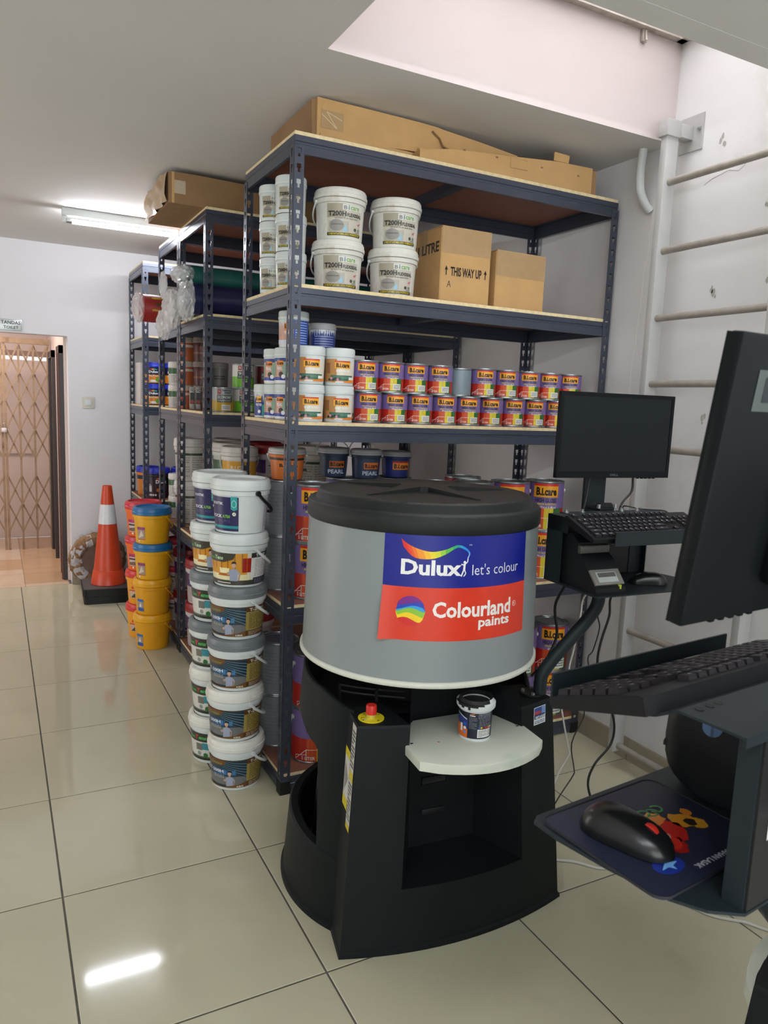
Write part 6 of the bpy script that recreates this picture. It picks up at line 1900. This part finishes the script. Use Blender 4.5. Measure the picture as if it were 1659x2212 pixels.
obj('torn_strip', crumple(MB().tube([(1.50, 2.592, 2.52), (1.53, 2.59, 2.50), (1.545, 2.588, 2.475), (1.58, 2.585, 2.465)], 0.006, 5, M_cardd, flat=0.3), 0.002, 5), t)
tp = Pr(on_plane((1.05, 2.598, zt), (1, 0, 0), (0, 0, 1)), 0).rect(0.0, 0.055, 0.085, 0.115, M_tape).line([(0.0, 0.10), (0.06, 0.06), (0.02, 0.11), (0.08, 0.09)], 0.002, 'd9c8a8', 1)
obj('clear_tape', tp.mb(), t)
t = thing('flat_carton', 'flattened cardboard carton lying at the right end on top of the nearest rack', 'box', (0, 0, 0), 0, 'cardboard boxes')
sec = [(1.415, zt, zt + 0.030, 2.530, 2.99), (1.55, zt, zt + 0.055, 2.528, 2.99), (1.80, zt, zt + 0.075, 2.526, 2.99), (2.05, zt, zt + 0.098, 2.526, 2.98), (2.24, zt, zt + 0.103, 2.527, 2.97)]
obj('carton_body', slab([(a, b_, c_ - 0.0, d_, 2.585 if True else e_) for a, b_, c_, d_, e_ in sec], None, M_card), t)
obj('end_face', crumple(MB().box(2.241, 2.262, 2.53, 2.585, zt, zt + 0.098, M_cardd), 0.006, 8), t)
for k, (xa, xb, zz) in enumerate(((1.82, 1.90, 0.072), (2.03, 2.11, 0.098))):
    obj('tab', crumple(MB().box(xa, xb, 2.5235, 2.5265, zt + zz - (0.035 if k == 0 else 0.0), zt + zz + (0.0 if k == 0 else 0.030), M_card), 0.003, 9 + k), t)
for xa in (1.60, 1.75, 1.97, 2.16):
    obj('slot', MB().box(xa, xa + 0.010, 2.5245, 2.5265, zt + 0.058, zt + 0.064, M_cardd), t)

t = thing('big_carton', 'large taped cardboard box on top of the second rack below the light', 'box', (0, 0, 0), 0, 'cardboard boxes')
sec = [(0.755, zt, 2.535, 3.755, 4.28), (0.90, zt, 2.537, 3.755, 4.28), (1.40, zt, 2.53, 3.76, 4.28), (1.62, zt, 2.52, 3.77, 4.27)]
obj('box_body', slab(sec, None, M_cardd), t)
fb = MB()
rg = random.Random(21)
ny, nz = 10, 4
vs = [(0.752 - rg.uniform(0.0, 0.022), 3.76 + 0.515 * i / ny, zt + 0.003 + 0.135 * j / nz) for i in range(ny + 1) for j in range(nz + 1)]
fs = [(i * (nz + 1) + j, i * (nz + 1) + j + 1, (i + 1) * (nz + 1) + j + 1, (i + 1) * (nz + 1) + j) for i in range(ny) for j in range(nz)]
fb.add(vs, fs, M_tape)
obj('taped_end', fb, t)
obj('clear_tape', Pr(on_plane((0.78, 3.755, zt), (1, 0, 0), (0, 0, 1)), 0).rect(0.0, 0.045, 0.055, 0.105, mat('tape_glint', 'b8a890', 0.15, bump=0.8, bscale=90)).rect(-0.01, 0.0, 0.002, 0.14, M_card, 1).mb(), t)
obj('print', Pr(on_plane((0.76, 4.0, zt), (0, -1, 0), (1, 0, 0), 0.0004), 0).rect(-0.15, 0.02, -0.11, 0.05, 'b8b0a4').rect(-0.05, 0.02, -0.01, 0.05, 'b8b0a4').mb(), t)

# rolls wrapped in plastic on the second rack
def roll(label, x0, x1, y, z, r, m, name='wrapped_roll', endm=None, slant=0.0):
    t = thing(name, label, 'roll', (0, 0, 0), 0, 'wrapped rolls')
    n_ = 16
    pts = [(x0 + (x1 - x0) * k / n_, y + 0.004 * math.sin(k * 1.7), z + r + slant * k / n_) for k in range(n_ + 1)]
    obj('roll_body', MB().tube(pts, [r * (1 + 0.02 * math.sin(k * 2.3)) for k in range(n_ + 1)], 22, m), t)
    return t
M_groll = mat('roll_green', '1f5f58', 0.35, var=0.15, scale=8, bump=0.4, bscale=40)
M_broll = mat('roll_blue', '23284e', 0.30, var=0.12, scale=8, bump=0.5, bscale=30)
M_rroll = mat('roll_red', '9a2a28', 0.4, var=0.1, scale=8)
M_wroll = mat('roll_white', 'c4c2bc', 0.4, var=0.08, scale=12, bump=0.3, bscale=40)
roll('big dark blue roll wrapped in film on the second rack', 0.885, 2.15, 3.86, Z2 + e, 0.078, M_broll)
roll('green roll resting behind the blue roll on the second rack', 0.875, 2.12, 4.015, Z2 + e, 0.072, M_groll)
roll('green roll on top of the other wrapped rolls on the second rack', 0.865, 2.14, 3.935, Z2 + 0.137, 0.058, M_groll)
roll('white wrapped roll at the back of the second rack', 0.86, 1.9, 4.18, Z2 + e, 0.07, M_wroll)
t = roll('red roll with a yellow label sticking out of the third rack', 0.745, 1.7, 4.44, Z2 + e, 0.075, M_rroll)
obj('label', Pr(lambda u, v, l: (u, 4.44 - 0.0765 * math.cos(v / 0.075), Z2 + e + 0.075 + 0.0765 * math.sin(v / 0.075)), 0).rect(0.79, -0.02, 0.88, 0.06, 'c0a83a').rect(0.81, 0.01, 0.87, 0.025, '5a4a20', 1).mb(), t)
def bag(label, c, size, seed, n_=26):
    """crumpled clear plastic gathered over a roll end"""
    r = random.Random(seed)
    bm = bmesh.new()
    bmesh.ops.create_icosphere(bm, subdivisions=4, radius=1.0)
    fold = [(Vector((r.uniform(-1, 1), r.uniform(-1, 1), r.uniform(-1, 1))).normalized(), r.uniform(5, 13), r.uniform(0, 6)) for _ in range(6)]
    for v in bm.verts:
        d = v.co.normalized()
        k = 0.82 + sum(0.075 * abs(math.sin(f * d.dot(a) + ph)) for a, f, ph in fold)
        k += 0.12 * abs(d.z) * math.sin(7 * math.atan2(d.y, d.x) + seed)
        v.co = Vector((c[0] + d.x * size[0] * k, c[1] + d.y * size[1] * k, c[2] + d.z * size[2] * k))
    o = obj('plastic_bag', MB().bm(bm, M_film))
    tag(o, label, 'plastic bag', 'plastic over the rolls')
    return o
bag('crumpled clear plastic over the end of the blue roll', (0.872, 3.872, Z2 + 0.070), (0.045, 0.080, 0.085), 4)
bag('crumpled clear plastic hanging over the middle of the second rack end', (0.838, 4.075, Z2 + 0.045), (0.045, 0.075, 0.085), 9)
bag('clear plastic stretched over the top green roll end', (0.862, 3.945, Z2 + 0.205), (0.050, 0.105, 0.040), 13)
bag('small clear plastic twist round the red roll end', (0.728, 4.44, Z2 + 0.075), (0.032, 0.070, 0.070), 17)
bag('loose clear plastic drooping below the second rack shelf edge', (0.805, 4.135, Z2 - 0.035), (0.035, 0.055, 0.065), 23)
bag('clear plastic corner standing up behind the draped plastic', (0.800, 4.115, Z2 + 0.165), (0.018, 0.030, 0.060), 29)

# ================================================================ cone, rubber slabs and hessian coil by the far wall
M_cone = mat('cone_orange', 'c4401c', 0.35, var=0.04, scale=12)
tc_ = thing('traffic_cone', 'orange traffic cone with a white reflective band by the far wall', 'cone', (0.700, 5.655, 0.114))
def rsq(w, r):
    return rrect(w, w, r, 4)
obj('cone_body', MB().lathe([(0.118, 0.0), (0.122, 0.003), (0.104, 0.10), (0.100, 0.104), (0.034, 0.70), (0.033, 0.716), (0.029, 0.718), (0.027, 0.70), (0.09, 0.1)], 44, M_cone), tc_)
obj('reflective_band', MB().lathe([(0.0475, 0.583), (0.0485, 0.583), (0.0645, 0.442), (0.0635, 0.442)], 44, mat('reflective_white', 'd2d6da', 0.3, var=0.04)), tc_)
for k, (z0, z1, w, lab) in enumerate(((0.0, 0.062, 0.170, 'lower black rubber slab under the traffic cone'), (0.0625, 0.1135, 0.178, 'upper black rubber slab directly under the traffic cone'))):
    s = obj('rubber_slab', MB().prism(rsq(w, 0.03), z0, z1 - 0.006, M_blackp).prism(rsq(w - 0.006, 0.028), z1 - 0.006, z1, mat('rubber_top', '4a4748', 0.6)), None, (0.695, 5.655, 0), R_(-3))
    tag(s, lab, 'slab', 'rubber slabs')
co = thing('wrapped_coil', 'hessian-wrapped coil leaning against the far wall behind the cone', 'coil', (0, 0, 0))
M_hess = mat('hessian', '86694c', 0.95, var=0.25, scale=40, bump=0.8, bscale=120)
M_plw = mat('wrap_plastic', 'b6b4b8', 0.25, var=0.12, scale=14, bump=0.6, bscale=50)
Mc = Matrix.Translation((0.672, 6.055, 0.215)) @ Matrix.Rotation(R_(8), 4, 'X') @ Matrix.Rotation(R_(90), 4, 'X')
def torus(R, r, n_, m_, mt, jit, seed, sq=1.0, a0=0.0, a1=2 * math.pi):
    q = random.Random(seed)
    b = MB()
    vs = []
    for i in range(n_):
        a = a0 + (a1 - a0) * i / (n_ if a0 == 0 else n_ - 1)
        for j in range(m_):
            t_ = 2 * math.pi * j / m_
            rr_ = r * (1 + q.uniform(-jit, jit))
            vs.append(((R + rr_ * math.cos(t_)) * math.cos(a), (R + rr_ * math.cos(t_)) * math.sin(a), rr_ * sq * math.sin(t_)))
    b.add(vs, [(i * m_ + j, ((i + 1) % n_) * m_ + j, ((i + 1) % n_) * m_ + (j + 1) % m_, i * m_ + (j + 1) % m_) for i in range(n_ if a0 == 0 else n_ - 1) for j in range(m_)], mt)
    return b.xf(Mc)
obj('hessian_wrap', torus(0.160, 0.052, 48, 12, M_hess, 0.16, 3), co)
obj('plastic_wrap', torus(0.158, 0.046, 20, 10, M_plw, 0.14, 5, 0.9, R_(105), R_(235)).xf(Matrix.Translation((0, -0.012, 0))), co)
obj('coil_core', MB().lathe([(0, -0.03), (0.12, -0.03), (0.12, 0.035), (0, 0.035)], 30, mat('coil_core', '6a574c', 0.7, var=0.2, scale=20)).xf(Mc), co)
q = random.Random(8)
fr = MB()
for k in range(110):
    a = q.uniform(R_(40), R_(300))
    R__ = q.uniform(0.19, 0.212)
    p0 = Vector((R__ * math.cos(a), R__ * math.sin(a), q.uniform(-0.03, 0.04)))
    d_ = Vector((math.cos(a + q.uniform(-1.2, 1.2)), math.sin(a + q.uniform(-1.2, 1.2)), q.uniform(-.1, .5)))
    p1 = p0 + d_ * q.uniform(0.012, 0.04)
    pm = (p0 + p1) / 2 + Vector((q.uniform(-.01, .01), q.uniform(-.01, .01), q.uniform(-.006, .006)))
    fr.tube([Mc @ p0, Mc @ pm, Mc @ p1], 0.0006, 3, M_hess)
fo = obj('loose_fibre', fr, co)
fo['kind'] = 'stuff'
